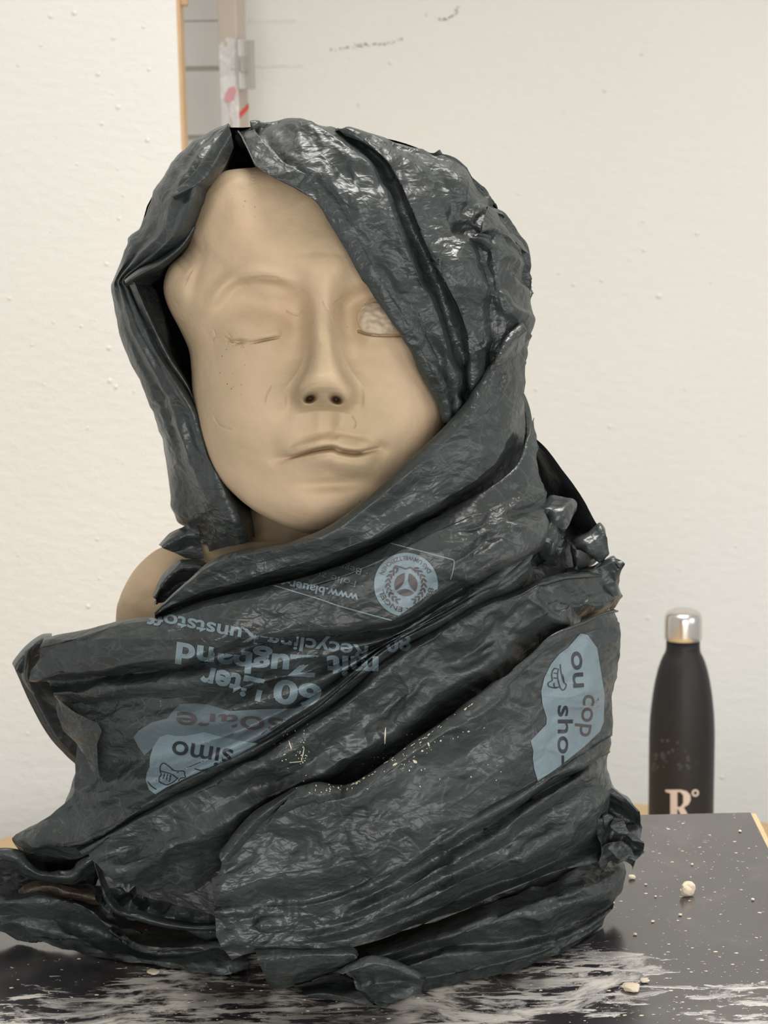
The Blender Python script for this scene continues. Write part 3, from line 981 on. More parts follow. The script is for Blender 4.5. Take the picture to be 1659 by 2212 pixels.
# mouth
d, t = pdist([(606, 992), (640, 984), (680, 972), (715, 967), (738, 974), (770, 978), (800, 973), (826, 966)])
w_ = sstep(0, .12, t) * (1 - sstep(.9, 1, t))
B += .0062 * sstep(-40, -9, d) * (1 - sstep(-7, 1, d)) * sstep(.02, .35, t) * (1 - sstep(.70, 1, t))
B += .0078 * sstep(-1, 13, d) * (1 - sstep(22, 58, d)) * sstep(.08, .40, t) * (1 - sstep(.64, .97, t))
B -= .0022 * np.exp(-.5 * (d / 3.0) ** 2) * w_ + .0040 * np.exp(-.5 * ((d - 1) / 1.7) ** 2) * sstep(.05, .15, t) * (1 - sstep(.40, .52, t)) + .003 * np.exp(-.5 * ((d - 1) / 1.7) ** 2) * sstep(.55, .6, t) * (1 - sstep(.72, .8, t))
B -= .0030 * gs(612, 990, 14, 8) + .0030 * gs(822, 970, 14, 9)
d, t = pdist([(640, 962), (680, 950), (708, 943), (724, 947), (740, 942), (780, 950), (812, 962)])
B += .0006 * np.exp(-.5 * ((d - 3) / 4) ** 2) * w_ - .0008 * np.exp(-.5 * ((d + 7) / 7) ** 2)
B -= .0048 * gs(722, 1046, 52, 11, -3)
# temple, hair lump and strand marks at the side
d, t = pdist([(560, 372), (505, 392), (462, 430), (446, 480), (440, 530), (420, 575)])
B += .0025 * np.exp(-.5 * ((d) / 14) ** 2) * sstep(0, .2, t)
B -= .0022 * np.exp(-.5 * ((d - 22) / 12) ** 2) * sstep(.3, .6, t)
B += .0045 * gs(385, 620, 26, 46, -14)
B -= .0035 * gs(425, 590, 10, 60, 14)
for q in ([(392, 545), (408, 562), (412, 580)], [(404, 535), (420, 556), (428, 572)], [(415, 520), (430, 540), (440, 548)], [(380, 560), (396, 578), (398, 590)]):
    d, t = pdist(q, 12); B -= .0022 * np.exp(-.5 * (d / 3) ** 2) * (1 - t)
# cracks and dents
for q in ([(549, 372), (545, 392), (541, 402)], [(585, 835), (575, 855), (572, 868)], [(462, 900), (475, 918), (500, 928)], [(462, 712), (466, 726), (460, 738)],
          [(492, 720), (498, 728), (490, 742)], [(485, 728), (500, 738), (510, 746)], [(500, 748), (515, 742), (525, 750)], [(760, 900), (768, 915), (764, 925)], 
          [(600, 600), (565, 598), (540, 603)], [(788, 655), (800, 645), (812, 641)], [(696, 652), (702, 664), (708, 668)], [(620, 672), (640, 680), (650, 672)]):
    d, t = pdist(q, 12); B -= .0010 * np.exp(-.5 * (d / 1.0) ** 2)
B += .0007 * vnoise(X / 70, Y / 70, 4) + .00022 * vnoise(X / 30, Y / 30, 5)
B += .0012 * facet((X * .8 + Y * .6) / 88, (Y * .8 - X * .6) / 88, 9) * gs(600, 430, 150, 90)
fade = np.where(front, sstep(0.0, .22, c_), 0)
H = H - B * fade + np.where(front, .024 * sstep(640, 360, Y) * c_, 0)
V = P(X, Y, H)
nr = len(th)
Vv = V.reshape(-1, 3)
a = np.arange(nr * NA).reshape(nr, NA); a2 = np.roll(a, -1, 1)
F = np.stack([a[:-1], a2[:-1], a2[1:], a[1:]], -1).reshape(-1, 4).tolist()
F.append(a[0].tolist()[::-1]); F.append(a[-1].tolist())
# neck and shoulders, joined in the same body
RW = [(1040, 560, 830), (1085, 545, 830), (1125, 530, 835), (1150, 515, 850), (1165, 470, 900), (1172, 400, 960), (1182, 350, 1010), (1205, 315, 1050), (1240, 284, 1080), (1290, 259, 1100),
      (1340, 250, 1112), (1500, 250, 1115), (1700, 255, 1115), (1845, 262, 1112)]
rw = spline(RW, 120); NS = 160
base_i = len(Vv)
T2 = np.linspace(0, 2 * math.pi, NS, endpoint=False)
SX = (rw[:, 1] + rw[:, 2])[:, None] / 2 + ((rw[:, 2] - rw[:, 1]) / 2)[:, None] * np.cos(T2)[None]
SY = np.repeat(rw[:, :1], NS, 1) + 0 * SX
axh = np.interp(rw[:, 0], [1040, 1150, 1200, 1850], [1.115, 1.118, 1.128, 1.128])[:, None]
thk = np.interp(rw[:, 0], [1040, 1150, 1180, 1300, 1850], [.034, .036, .04, .05, .05])[:, None]
SH = axh - thk * np.sin(T2)[None]
SH = SH - .0012 * vnoise(SX / 40, SY / 40, 8) * (np.sin(T2)[None] > -.2)
SV = P(SX, SY, SH).reshape(-1, 3)
SV[:, 2] = np.maximum(SV[:, 2], ZB)
b_ = np.arange(120 * NS).reshape(120, NS) + base_i; b2_ = np.roll(b_, -1, 1)
F += np.stack([b_[:-1], b2_[:-1], b2_[1:], b_[1:]], -1).reshape(-1, 4).tolist()
F.append(b_[0].tolist()[::-1]); F.append(b_[-1].tolist())
new_mesh('head_and_shoulders', np.concatenate([Vv, SV]), F, CLAY, bust)
# lump of fresher, paler clay pressed on the right eye
ey = np.exp(-(((X - 815) / 44) ** 2 + ((Y - 689) / 36) ** 2) ** 2)
sel = front[:-1].ravel() & (ey[:-1].ravel() > .30)
ids = np.nonzero(sel)[0]
Fe = np.array(F[:(nr - 1) * NA], int).reshape(-1, 4)[ids]
us, inv = np.unique(Fe, return_inverse=True)
lift = (.0004 + .0014 * ey.ravel()[us] + .0008 * vnoise(X.ravel()[us] / 14, Y.ravel()[us] / 11, 77) * (ey.ravel()[us] > .4))
Ve = P(X.ravel()[us], Y.ravel()[us], H.ravel()[us] - lift + .0010 * (ey.ravel()[us] < .36))
o = new_mesh('eye_lump', Ve, inv.reshape(-1, 4).tolist(), CLAY_L, bust)
o['label'] = 'paler lump of fresh clay on the eyelid'

# ------------------------------------------------------------------ the bin bag
bag = thing('bin_bag', 'crumpled dark grey plastic bin bag wound around the clay bust like a hooded scarf', 'bag', (0, 1.05, ZB))

# back of the hood (its inside shows beside the face) and back of the body
n1_, n2_ = 60, 120
t1 = np.linspace(.05, math.pi / 2, n1_); t2 = np.linspace(0, 2 * math.pi, n2_ + 1)
T1, T2 = np.meshgrid(t1, t2, indexing='ij')
hx = np.where(np.cos(T2) > 0, 446, 446); hy = np.where(np.sin(T2) < 0, 440, 470)
SIL = [(491, 275), (440, 297), (395, 336), (352, 398), (322, 434), (304, 490), (278, 540), (252, 600), (245, 627), (256, 680), (268, 722), (296, 800), (328, 880), (352, 940),
       (362, 1010), (382, 1085), (440, 1150), (560, 1190), (700, 1190), (900, 1150), (1040, 1060), (1110, 900), (1128, 800), (1138, 700), (1144, 600), (1140, 548),
       (1118, 505), (1070, 445), (1000, 378), (930, 333), (870, 308), (800, 293), (700, 283), (600, 268), (540, 275)]
sc_ = np.array([695.0, 720.0]); ss = spline(SIL + SIL[:1], 500)
an_ = np.arctan2(ss[:, 1] - sc_[1], ss[:, 0] - sc_[0]); ra_ = np.hypot(ss[:, 0] - sc_[0], ss[:, 1] - sc_[1]); oo = np.argsort(an_)
an_, ra_ = an_[oo], ra_[oo]
RR = np.interp((T2 + math.pi) % (2 * math.pi) - math.pi, np.concatenate([an_ - 2 * math.pi, an_, an_ + 2 * math.pi]), np.concatenate([ra_] * 3))
X_ = sc_[0] + RR * np.sin(T1) * np.cos(T2); Y_ = sc_[1] + RR * np.sin(T1) * np.sin(T2)
V = P(X_, Y_, 1.114 + .105 * np.cos(T1) + .0025 * facet(X_ / 80, Y_ / 80, 3))
new_mesh('hood_back', V.reshape(-1, 3), grid_faces(n1_, n2_ + 1), FILM_SHADE, bag)

yy_ = np.linspace(1000, 2090, 90); t2 = np.linspace(0, math.pi, 70)
BL = [(1000, 560, 1120), (1150, 450, 1150), (1250, 400, 1290), (1340, 300, 1322), (1420, 190, 1322), (1600, 190, 1300), (1800, 190, 1300), (2090, 240, 1270)]
l, r = interp(yy_, BL)
X_ = (l + r)[:, None] / 2 + ((r - l) / 2)[:, None] * np.cos(t2)[None]; Y_ = np.repeat(yy_[:, None], 70, 1)
V = P(X_, Y_, 1.125 + .10 * np.sin(t2)[None] ** .8 + .004 * facet(X_ / 90, Y_ / 90, 4))
V[..., 2] = np.maximum(V[..., 2], ZB + .001)
new_mesh('wrap_back', V.reshape(-1, 3), grid_faces(90, 70), FILM, bag)

# hood, left side: from the silhouette over the rim to the inside
LP = [((491, 264), (497, 270), (505, 300)), ((440, 290), (478, 305), (500, 330)), ((395, 330), (458, 345), (480, 365)), ((352, 392), (432, 393), (450, 420)),
      ((322, 428), (421, 432), (440, 455)), ((300, 490), (396, 495), (415, 510)), ((272, 540), (342, 548), (372, 565)), ((246, 600), (272, 600), (320, 608)),
      ((239, 627), (280, 630), (330, 632)), ((250, 680), (302, 682), (345, 682)), ((262, 722), (327, 736), (362, 738)), ((290, 800), (376, 815), (395, 818)),
      ((322, 880), (420, 884), (430, 890)), ((345, 940), (431, 930), (445, 932)), ((352, 975), (446, 980), (460, 985)), ((375, 1085), (486, 1062), (500, 1060)),
      ((398, 1145), (516, 1118), (530, 1110)), ((425, 1200), (533, 1170), (545, 1160))]
rimh = [1.082, 1.072, 1.062, 1.056, 1.055, 1.060, 1.072, 1.090, 1.088, 1.080, 1.074, 1.070, 1.066, 1.064, 1.060, 1.056, 1.058, 1.064]


def mix(a, b2, t):
    return (a[0] + (b2[0] - a[0]) * t, a[1] + (b2[1] - a[1]) * t)


def hgl(t, bulge, k):
    """guide between silhouette and rim; third value turned to an offset from 1.112"""
    out = []
    for i, (s_, m_, n_) in enumerate(LP):
        h = 1.112 + (rimh[i] - 1.112) * (1 - (1 - t) ** 1.8)
        q = mix(s_, m_, t)
        out.append((q[0], q[1], (1.112 - h) * 1000 + bulge))
    return (0, out)


back = (0, [(s_[0] + (695 - s_[0]) * .09, s_[1] + (720 - s_[1]) * .05, -48) for s_, _, _ in LP])
inn = (0, [(n_[0], n_[1], (1.112 - rimh[i]) * 1000 - 26) for i, (_, _, n_) in enumerate(LP)])
inn2 = (0, [(n_[0] + 14, n_[1] + 4, (1.112 - rimh[i]) * 1000 - 58) for i, (_, _, n_) in enumerate(LP)])
loft('hood_side', [back, hgl(0, 0, 0), hgl(.22, 2.5, 0), hgl(.38, -2.5, 0), hgl(.55, 3.5, 0), hgl(.74, -1.5, 0), hgl(.92, 2.0, 0), hgl(1, 0, 0), inn, inn2],
     flat(1.112), FILM, bag, seed=3, amp=1.35, ang=1.1, aniso=1.5, floor=False, var=2.0)
# folded-over peak and the lighter fold at the temple
loft('hood_fold', [(62, [(492, 268), (470, 300), (440, 345), (405, 388), (366, 420)]), (66, [(500, 290), (476, 330), (452, 372), (425, 398), (372, 424)]),
                   (52, [(505, 318), (486, 356), (462, 392), (430, 414), (378, 432)])], flat(1.118), FILM, bag, seed=5, amp=.5, ang=2.2, floor=False, lip0=4, lip1=4)
loft('hood_fold', [(40, [(268, 604), (300, 580), (345, 556), (390, 520), (415, 480)]), (50, [(270, 612), (306, 590), (350, 566), (394, 530), (420, 490)]),
                   (38, [(272, 622), (310, 600), (356, 578), (398, 540), (424, 500)])], flat(1.118), FILM, bag, seed=6, amp=.4, ang=2.5, floor=False, lip0=4, lip1=4)
loft('hood_fold', [(34, [(274, 606), (292, 650), (318, 710), (350, 775), (390, 832), (420, 880)]), (44, [(290, 610), (308, 655), (334, 712), (366, 775), (404, 832), (428, 888)]),
                   (30, [(302, 622), (322, 668), (346, 722), (378, 782), (412, 836), (432, 890)])], flat(1.118), FILM, bag, seed=8, amp=.5, ang=1.1, floor=False, lip0=4, lip1=4)

# hood, right side over the forehead
G = [
    (3, [(512, 290), (540, 345), (556, 364), (610, 397), (660, 420), (692, 445), (725, 505), (775, 595), (825, 665), (870, 735), (910, 810), (945, 870), (962, 912)]),
    (6, [(545, 272), (580, 310), (615, 345), (660, 372), (705, 402), (745, 450), (775, 510), (815, 590), (860, 665), (900, 735), (935, 805), (958, 860), (972, 910)]),
    (2, [(600, 258), (640, 295), (690, 335), (728, 372), (765, 412), (795, 455), (820, 510), (858, 590), (893, 660), (925, 730), (952, 800), (970, 855), (982, 908)]),
    (7, [(680, 270), (735, 306), (790, 350), (815, 385), (836, 425), (853, 470), (872, 515), (905, 590), (935, 655), (958, 725), (975, 795), (986, 850), (992, 905)]),
    (-9, [(705, 276), (765, 306), (808, 345), (832, 380), (852, 420), (868, 465), (888, 512), (921, 583), (948, 640), (972, 708), (990, 775), (1000, 835), (1001, 900)]),
    (-9, [(715, 277), (775, 306), (818, 343), (842, 378), (861, 418), (878, 462), (898, 510), (930, 580), (956, 635), (982, 702), (1000, 770), (1008, 832), (1006, 897)]),
    (6, [(730, 279), (790, 308), (832, 345), (856, 380), (875, 420), (893, 462), (912, 510), (940, 570), (968, 622), (1002, 695), (1016, 765), (1020, 830), (1012, 892)]),
    (5, [(800, 287), (855, 318), (900, 355), (928, 392), (955, 435), (978, 475), (998, 515), (1018, 570), (1035, 630), (1048, 705), (1044, 772), (1032, 832), (1018, 890)]),
    (-5, [(825, 291), (878, 322), (918, 358), (948, 395), (974, 438), (998, 478), (1018, 518), (1036, 572), (1052, 632), (1061, 708), (1054, 775), (1040, 834), (1024, 888)]),
    (5, [(900, 310), (945, 340), (985, 378), (1010, 412), (1032, 448), (1048, 485), (1060, 525), (1072, 577), (1086, 637), (1096, 710), (1080, 778), (1060, 836), (1036, 884)]),
    (8, [(960, 336), (998, 364), (1034, 398), (1060, 430), (1080, 462), (1095, 495), (1106, 532), (1112, 583), (1118, 640), (1118, 712), (1102, 782), (1078, 840), (1048, 881)]),
    (0, [(985, 355), (1022, 385), (1054, 418), (1084, 446), (1112, 480), (1132, 512), (1146, 545), (1151, 600), (1148, 660), (1143, 725), (1135, 790), (1120, 845), (1070, 885)]),
    (-50, [(965, 385), (1000, 412), (1030, 440), (1056, 464), (1082, 498), (1100, 528), (1112, 560), (1116, 606), (1113, 662), (1110, 725), (1104, 790), (1092, 840), (1050, 885)])]
G2 = []
for off, pts in G:
    x0, y0 = pts[0]
    G2.append((off, [(x0 + (695 - x0) * .05, y0 + 26, -46)] + [(x0, y0, 0)] + pts[1:]))
loft('hood_drape', G2, base_hood, FILM, bag, seed=10, amp=1.5, ang=.95, aniso=1.5, floor=False, lip0=6, var=2.5)
# bunched film at the right of the hood
loft('hood_bunch', [(10, [(1052, 448), (1085, 462), (1118, 500), (1146, 548)]), (18, [(1046, 500), (1075, 490), (1100, 508), (1130, 540)]), (10, [(1042, 536), (1068, 528), (1100, 520), (1128, 552)]),
                    (-6, [(1052, 556), (1075, 552), (1098, 545), (1122, 566)])],
     base_hood, FILM, bag, seed=12, amp=1.5, ang=2.4, floor=False, lip0=4)
loft('hood_bunch', [(14, [(1128, 700), (1112, 712), (1090, 732), (1070, 762)]), (22, [(1136, 712), (1118, 730), (1098, 752), (1070, 790)]), (12, [(1138, 745), (1120, 765), (1098, 785), (1062, 820)])],
     base_hood, FILM, bag, seed=13, amp=1.6, ang=2.4, floor=False, lip0=4)

# scarf band under the chin
W = [
    (12, [(1141, 690), (1105, 735), (1060, 785), (1010, 865), (960, 925), (890, 990), (800, 1070), (720, 1131), (650, 1162), (560, 1181), (500, 1193), (455, 1211), (410, 1250), (365, 1290), (335, 1320)]),
    (19, [(1143, 725), (1110, 765), (1068, 815), (1020, 890), (968, 946), (897, 1010), (808, 1084), (728, 1142), (656, 1172), (562, 1193), (500, 1206), (450, 1226), (407, 1260), (363, 1297), (335, 1323)]),
    (15, [(1140, 790), (1118, 825), (1084, 875), (1038, 950), (982, 1006), (905, 1056), (815, 1118), (735, 1165), (660, 1193), (564, 1215), (500, 1232), (445, 1250), (402, 1278), (361, 1306), (335, 1327)]),
    (11, [(1132, 860), (1122, 893), (1103, 935), (1072, 1008), (985, 1068), (890, 1113), (800, 1163), (720, 1198), (650, 1222), (560, 1244), (500, 1262), (440, 1279), (398, 1297), (358, 1316), (335, 1331)]),
    (-10, [(1134, 900), (1121, 935), (1106, 968), (1074, 1031), (978, 1092), (884, 1143), (792, 1187), (712, 1219), (642, 1242), (560, 1264), (500, 1279), (440, 1295), (395, 1310), (355, 1324), (333, 1337)]),
    (-22, [(1138, 935), (1132, 975), (1120, 1015), (1084, 1075), (986, 1134), (890, 1186), (797, 1228), (716, 1258), (645, 1280), (563, 1302), (503, 1316), (445, 1330), (400, 1342), (360, 1354), (335, 1364)])]
loft('scarf_band', W, base_torso, FILM, bag, seed=20, amp=1.05, ang=2.65, aniso=2.2, lip0=7, var=1.5)

# printed band and pulled-out tail on the left
Tn = [
    (4, [(1152, 900), (1135, 950), (1112, 1005), (1064, 1050), (970, 1102), (878, 1154), (790, 1194), (710, 1226), (640, 1248), (560, 1270), (490, 1286), (415, 1306), (345, 1327), (250, 1341), (150, 1365), (95, 1377)]),
    (15, [(1162, 960), (1155, 1010), (1128, 1060), (1075, 1095), (985, 1135), (890, 1180), (800, 1220), (720, 1250), (645, 1270), (560, 1290), (490, 1303), (415, 1320), (345, 1338), (250, 1352), (150, 1382), (84, 1400)]),
    (15, [(1172, 1040), (1168, 1085), (1130, 1130), (1070, 1165), (975, 1205), (882, 1255), (795, 1290), (712, 1310), (636, 1320), (556, 1330), (486, 1340), (413, 1352), (343, 1366), (250, 1384), (160, 1412), (75, 1430)]),
    (12, [(1174, 1110), (1158, 1160), (1110, 1195), (1045, 1228), (955, 1275), (872, 1330), (792, 1346), (707, 1352), (633, 1360), (556, 1374), (490, 1395), (420, 1414), (340, 1428), (250, 1440), (160, 1456), (62, 1470)]),
    (-8, [(1168, 1140), (1148, 1180), (1100, 1212), (1040, 1248), (955, 1298), (870, 1350), (795, 1363), (711, 1368), (636, 1376), (560, 1392), (494, 1412), (424, 1432), (344, 1448), (254, 1458), (166, 1470), (105, 1478)]),
    (8, [(1150, 1170), (1138, 1196), (1095, 1228), (1040, 1262), (960, 1308), (882, 1358), (812, 1388), (732, 1404), (650, 1418), (572, 1434), (502, 1450), (430, 1464), (350, 1476), (258, 1486), (176, 1496), (113, 1500)]),
    (-5, [(1147, 1183), (1135, 1205), (1091, 1238), (1039, 1269), (962, 1313), (885, 1360), (818, 1394), (745, 1426), (665, 1450), (588, 1468), (514, 1484), (430, 1498), (345, 1506), (256, 1512), (182, 1515), (118, 1510)]),
    (7, [(1146, 1190), (1132, 1212), (1089, 1244), (1038, 1274), (963, 1317), (886, 1361), (820, 1398), (750, 1440), (676, 1476), (600, 1502), (518, 1528), (430, 1548), (340, 1562), (258, 1572), (186, 1572), (131, 1558)]),
    (-5, [(1144, 1198), (1130, 1218), (1087, 1250), (1037, 1279), (962, 1322), (885, 1364), (821, 1401), (754, 1450), (686, 1494), (616, 1530), (532, 1572), (432, 1606), (336, 1630), (258, 1640), (205, 1632), (166, 1606)]),
    (8, [(1142, 1204), (1128, 1225), (1086, 1255), (1036, 1283), (961, 1326), (884, 1366), (822, 1404), (758, 1458), (696, 1506), (640, 1542), (548, 1594), (436, 1645), (338, 1686), (250, 1706), (195, 1714), (158, 1700)]),
    (2, [(1141, 1208), (1127, 1229), (1085, 1259), (1036, 1287), (961, 1330), (884, 1370), (823, 1407), (760, 1463), (700, 1513), (648, 1550), (554, 1606), (438, 1660), (338, 1708), (240, 1745), (165, 1760), (85, 1783)]),
    (6, [(1140, 1212), (1126, 1233), (1084, 1263), (1035, 1291), (960, 1334), (883, 1374), (824, 1411), (762, 1468), (703, 1519), (652, 1556), (558, 1613), (440, 1668), (340, 1722), (240, 1788), (150, 1828), (28, 1812)]),
    (-16, [(1142, 1222), (1128, 1243), (1088, 1272), (1038, 1300), (964, 1343), (888, 1384), (828, 1422), (768, 1480), (710, 1532), (660, 1570), (566, 1628), (448, 1686), (350, 1738), (250, 1800), (155, 1836), (40, 1822)])]
for i in range(5, 12):
    off, pts = Tn[i]
    Tn[i] = (off, [(q[0], q[1], (2 - off) * float(np.clip((q[0] - 780) / 200, 0, 1))) for q in pts])
off, pts = Tn[-1]
Tn[-1] = (-26, [(q[0] + 10, q[1] + 24) for q in pts])
loft('printed_wrap', Tn, base_torso, FILM, bag, seed=30, amp=1.35, ang=2.75, aniso=2.0, lip0=7, var=2.0)

# second diagonal band
B3 = [
    (-8, [(1320, 1228), (1260, 1226), (1185, 1236), (1110, 1272), (1010, 1318), (925, 1362), (850, 1410), (785, 1468), (722, 1520), (664, 1560), (580, 1614), (470, 1670), (380, 1716), (290, 1760), (222, 1795), (160, 1826)]),
    (9, [(1325, 1245), (1262, 1240), (1190, 1252), (1112, 1288), (1012, 1335), (930, 1382), (855, 1430), (792, 1486), (730, 1536), (672, 1576), (592, 1630), (482, 1684), (392, 1728), (302, 1772), (234, 1806), (170, 1838)]),
    (3, [(1330, 1275), (1282, 1278), (1212, 1302), (1132, 1345), (1032, 1402), (950, 1450), (878, 1500), (816, 1550), (754, 1592), (694, 1626), (612, 1678), (505, 1726), (415, 1772), (330, 1806), (266, 1836), (200, 1860)]),
    (6, [(1330, 1295), (1285, 1302), (1222, 1325), (1146, 1370), (1052, 1430), (975, 1482), (902, 1532), (842, 1580), (780, 1625), (715, 1655), (630, 1702), (530, 1750), (445, 1798), (362, 1836), (296, 1862), (230, 1880)]),
    (-14, [(1330, 1310), (1288, 1318), (1230, 1342), (1160, 1392), (1076, 1452), (1000, 1510), (930, 1562), (868, 1606), (800, 1652), (732, 1682), (650, 1722), (560, 1782), (485, 1835), (410, 1872), (345, 1895), (280, 1905)]),
    (-26, [(1330, 1330), (1292, 1340), (1240, 1366), (1175, 1415), (1092, 1476), (1018, 1530), (950, 1580), (890, 1626), (822, 1672), (752, 1705), (676, 1750), (590, 1812), (520, 1866), (450, 1905), (385, 1925), (320, 1930)])]
for i in (4, 5):
    off, pts = B3[i]
    B3[i] = (off, [(q[0], q[1], (2 - off) * float(np.clip((q[0] - 1150) / 90, 0, 1))) for q in pts])
loft('diagonal_band', B3, base_torso, FILM, bag, seed=40, amp=1.6, ang=2.55, aniso=1.4, lip0=3, var=2.0)

# big front panel with the hooked left edge
F0 = [
    (17, [(1331, 1312), (1271, 1336), (1192, 1367), (1136, 1415), (1091, 1460), (1020, 1513), (949, 1561), (875, 1610), (800, 1666), (740, 1699), (690, 1702), (633, 1706), (549, 1756), (515, 1794), (480, 1836)]),
    (21, [(1332, 1345), (1278, 1366), (1203, 1398), (1146, 1444), (1098, 1488), (1027, 1540), (957, 1588), (885, 1638), (812, 1690), (750, 1722), (694, 1730), (636, 1738), (552, 1784), (513, 1820), (474, 1856)]),
    (16, [(1330, 1420), (1288, 1436), (1220, 1468), (1160, 1508), (1110, 1548), (1042, 1600), (974, 1650), (905, 1702), (835, 1748), (768, 1782), (704, 1800), (642, 1815), (560, 1845), (510, 1876), (466, 1895)]),
    (19, [(1325, 1510), (1285, 1530), (1225, 1562), (1165, 1602), (1110, 1642), (1045, 1692), (980, 1738), (912, 1788), (846, 1828), (780, 1858), (715, 1874), (650, 1884), (570, 1898), (510, 1918), (461, 1932)]),
    (15, [(1314, 1590), (1280, 1612), (1230, 1644), (1165, 1680), (1102, 1718), (1040, 1752), (980, 1788), (915, 1832), (850, 1872), (785, 1906), (720, 1930), (650, 1946), (570, 1950), (515, 1955), (462, 1960)]),
    (20, [(1312, 1604), (1278, 1626), (1230, 1658), (1168, 1693), (1106, 1731), (1044, 1766), (984, 1802), (919, 1845), (854, 1885), (789, 1918), (724, 1942), (654, 1957), (574, 1962), (518, 1966), (462, 1972)]),
    (6, [(1310, 1622), (1276, 1644), (1232, 1676), (1174, 1708), (1112, 1748), (1052, 1786), (992, 1822), (927, 1862), (862, 1902), (797, 1934), (730, 1958), (660, 1972), (580, 1976), (520, 1980), (464, 1986)]),
    (18, [(1308, 1645), (1275, 1665), (1234, 1690), (1180, 1724), (1120, 1768), (1062, 1815), (1002, 1852), (936, 1888), (871, 1926), (802, 1958), (736, 1982), (662, 1996), (582, 2000), (520, 2004), (467, 2010)]),
    (9, [(1308, 1672), (1276, 1692), (1240, 1716), (1190, 1752), (1132, 1796), (1072, 1838), (1010, 1872), (944, 1904), (878, 1940), (808, 1970), (742, 1994), (668, 2008), (588, 2014), (524, 2020), (470, 2025)]),
    (16, [(1308, 1715), (1282, 1742), (1250, 1772), (1200, 1808), (1140, 1846), (1080, 1872), (1016, 1898), (950, 1928), (882, 1962), (814, 1988), (746, 2010), (672, 2024), (594, 2030), (530, 2036), (476, 2042)]),
    (-4, [(1308, 1790), (1286, 1812), (1250, 1836), (1195, 1862), (1130, 1890), (1070, 1910), (1008, 1934), (944, 1962), (878, 1988), (812, 2012), (746, 2028), (674, 2036), (598, 2042), (536, 2046), (484, 2052)]),
    (12, [(1330, 1838), (1290, 1857), (1250, 1870), (1190, 1888), (1121, 1914), (1060, 1938), (1005, 1964), (944, 1986), (884, 2006), (828, 2028), (768, 2044), (690, 2048), (606, 2052), (549, 2056), (502, 2075)])]
for i in range(4, 11):
    off, pts = F0[i]
    F0[i] = (off, [(q[0], q[1], (14 - off) * float(np.clip((960 - q[0]) / 260, 0, 1)) * .85) for q in pts])
loft('front_panel', F0, base_torso, FILM, bag, seed=50, amp=1.35, ang=2.55, aniso=1.5, lip0=8, lip1=10, var=2.2)
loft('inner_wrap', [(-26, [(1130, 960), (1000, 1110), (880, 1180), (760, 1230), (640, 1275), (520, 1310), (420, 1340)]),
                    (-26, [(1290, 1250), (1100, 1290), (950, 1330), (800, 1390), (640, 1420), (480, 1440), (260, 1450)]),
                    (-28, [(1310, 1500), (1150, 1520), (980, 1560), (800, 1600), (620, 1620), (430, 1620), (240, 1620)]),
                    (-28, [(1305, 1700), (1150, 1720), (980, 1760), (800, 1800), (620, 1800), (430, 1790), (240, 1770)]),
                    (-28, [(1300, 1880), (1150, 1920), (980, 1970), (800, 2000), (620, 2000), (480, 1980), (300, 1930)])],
     base_torso, FILM_SHADE, bag, seed=49, amp=1.0, step=7)
# narrow strip lying over the panel's top corner
loft('panel_corner', [(20, [(742, 1698), (690, 1690), (640, 1702)]), (25, [(735, 1712), (672, 1716), (610, 1740)]), (19, [(690, 1742), (630, 1752), (575, 1775)])], base_torso, FILM, bag, seed=51, amp=1.6, ang=2.7, lip0=5)
loft('panel_corner', [(18, [(636, 1700), (590, 1726), (548, 1752), (512, 1790), (478, 1836)]), (27, [(640, 1706), (596, 1738), (558, 1768), (522, 1806), (486, 1850)]),
                      (18, [(642, 1716), (602, 1750), (566, 1782), (532, 1820), (494, 1866)])], base_torso, FILM, bag, seed=52, amp=.3, ang=2.4, lip0=6, lip1=6)

# lower roll and hem resting on the board
def base_hem(x, y):
    return np.minimum(base_torso(x, y) + .004, hd_plane(x, y, ZB + .001))


HM = [
    (-20, [(1320, 1852), (1285, 1868), (1245, 1880), (1190, 1898), (1122, 1924), (1062, 1948), (1008, 1974), (948, 1996), (890, 2016), (836, 2036), (790, 2055)]),
    (10, [(1345, 1868), (1312, 1896), (1262, 1915), (1204, 1932), (1136, 1952), (1072, 1974), (1012, 1996), (952, 2014), (896, 2032), (846, 2050), (800, 2064)]),
    (14, [(1348, 1890), (1318, 1918), (1270, 1940), (1214, 1962), (1146, 1980), (1080, 1998), (1016, 2014), (956, 2028), (900, 2042), (852, 2058), (806, 2070)]),
    (-2, [(1326, 1948), (1302, 1966), (1256, 1992), (1196, 2014), (1130, 2030), (1066, 2038), (1006, 2040), (950, 2048), (898, 2060), (854, 2074), (812, 2084)]),
    (9, [(1322, 1962), (1298, 1980), (1256, 2008), (1196, 2034), (1130, 2050), (1066, 2056), (1004, 2058), (948, 2066), (896, 2080), (852, 2094), (812, 2102)]),
    (0, [(1303, 2003), (1285, 2016), (1250, 2041), (1197, 2068), (1130, 2093), (1068, 2110), (1000, 2123), (931, 2138), (880, 2154), (828, 2174), (790, 2160)])]
loft('bag_hem', HM, base_hem, FILM, bag, seed=60, amp=1.4, ang=2.7, aniso=1.7)
loft('hem_flap', [(16, [(550, 2054), (600, 2050), (680, 2049), (757, 2045), (774, 2062)]), (24, [(556, 2068), (606, 2066), (686, 2064), (755, 2060), (770, 2070)]),
                  (18, [(568, 2096), (616, 2096), (682, 2090), (738, 2080), (760, 2076)]), (4, [(583, 2133), (625, 2128), (680, 2112), (720, 2098), (748, 2082)])],
     base_hem, FILM, bag, seed=61, amp=1.05, ang=3.0, lip0=8)
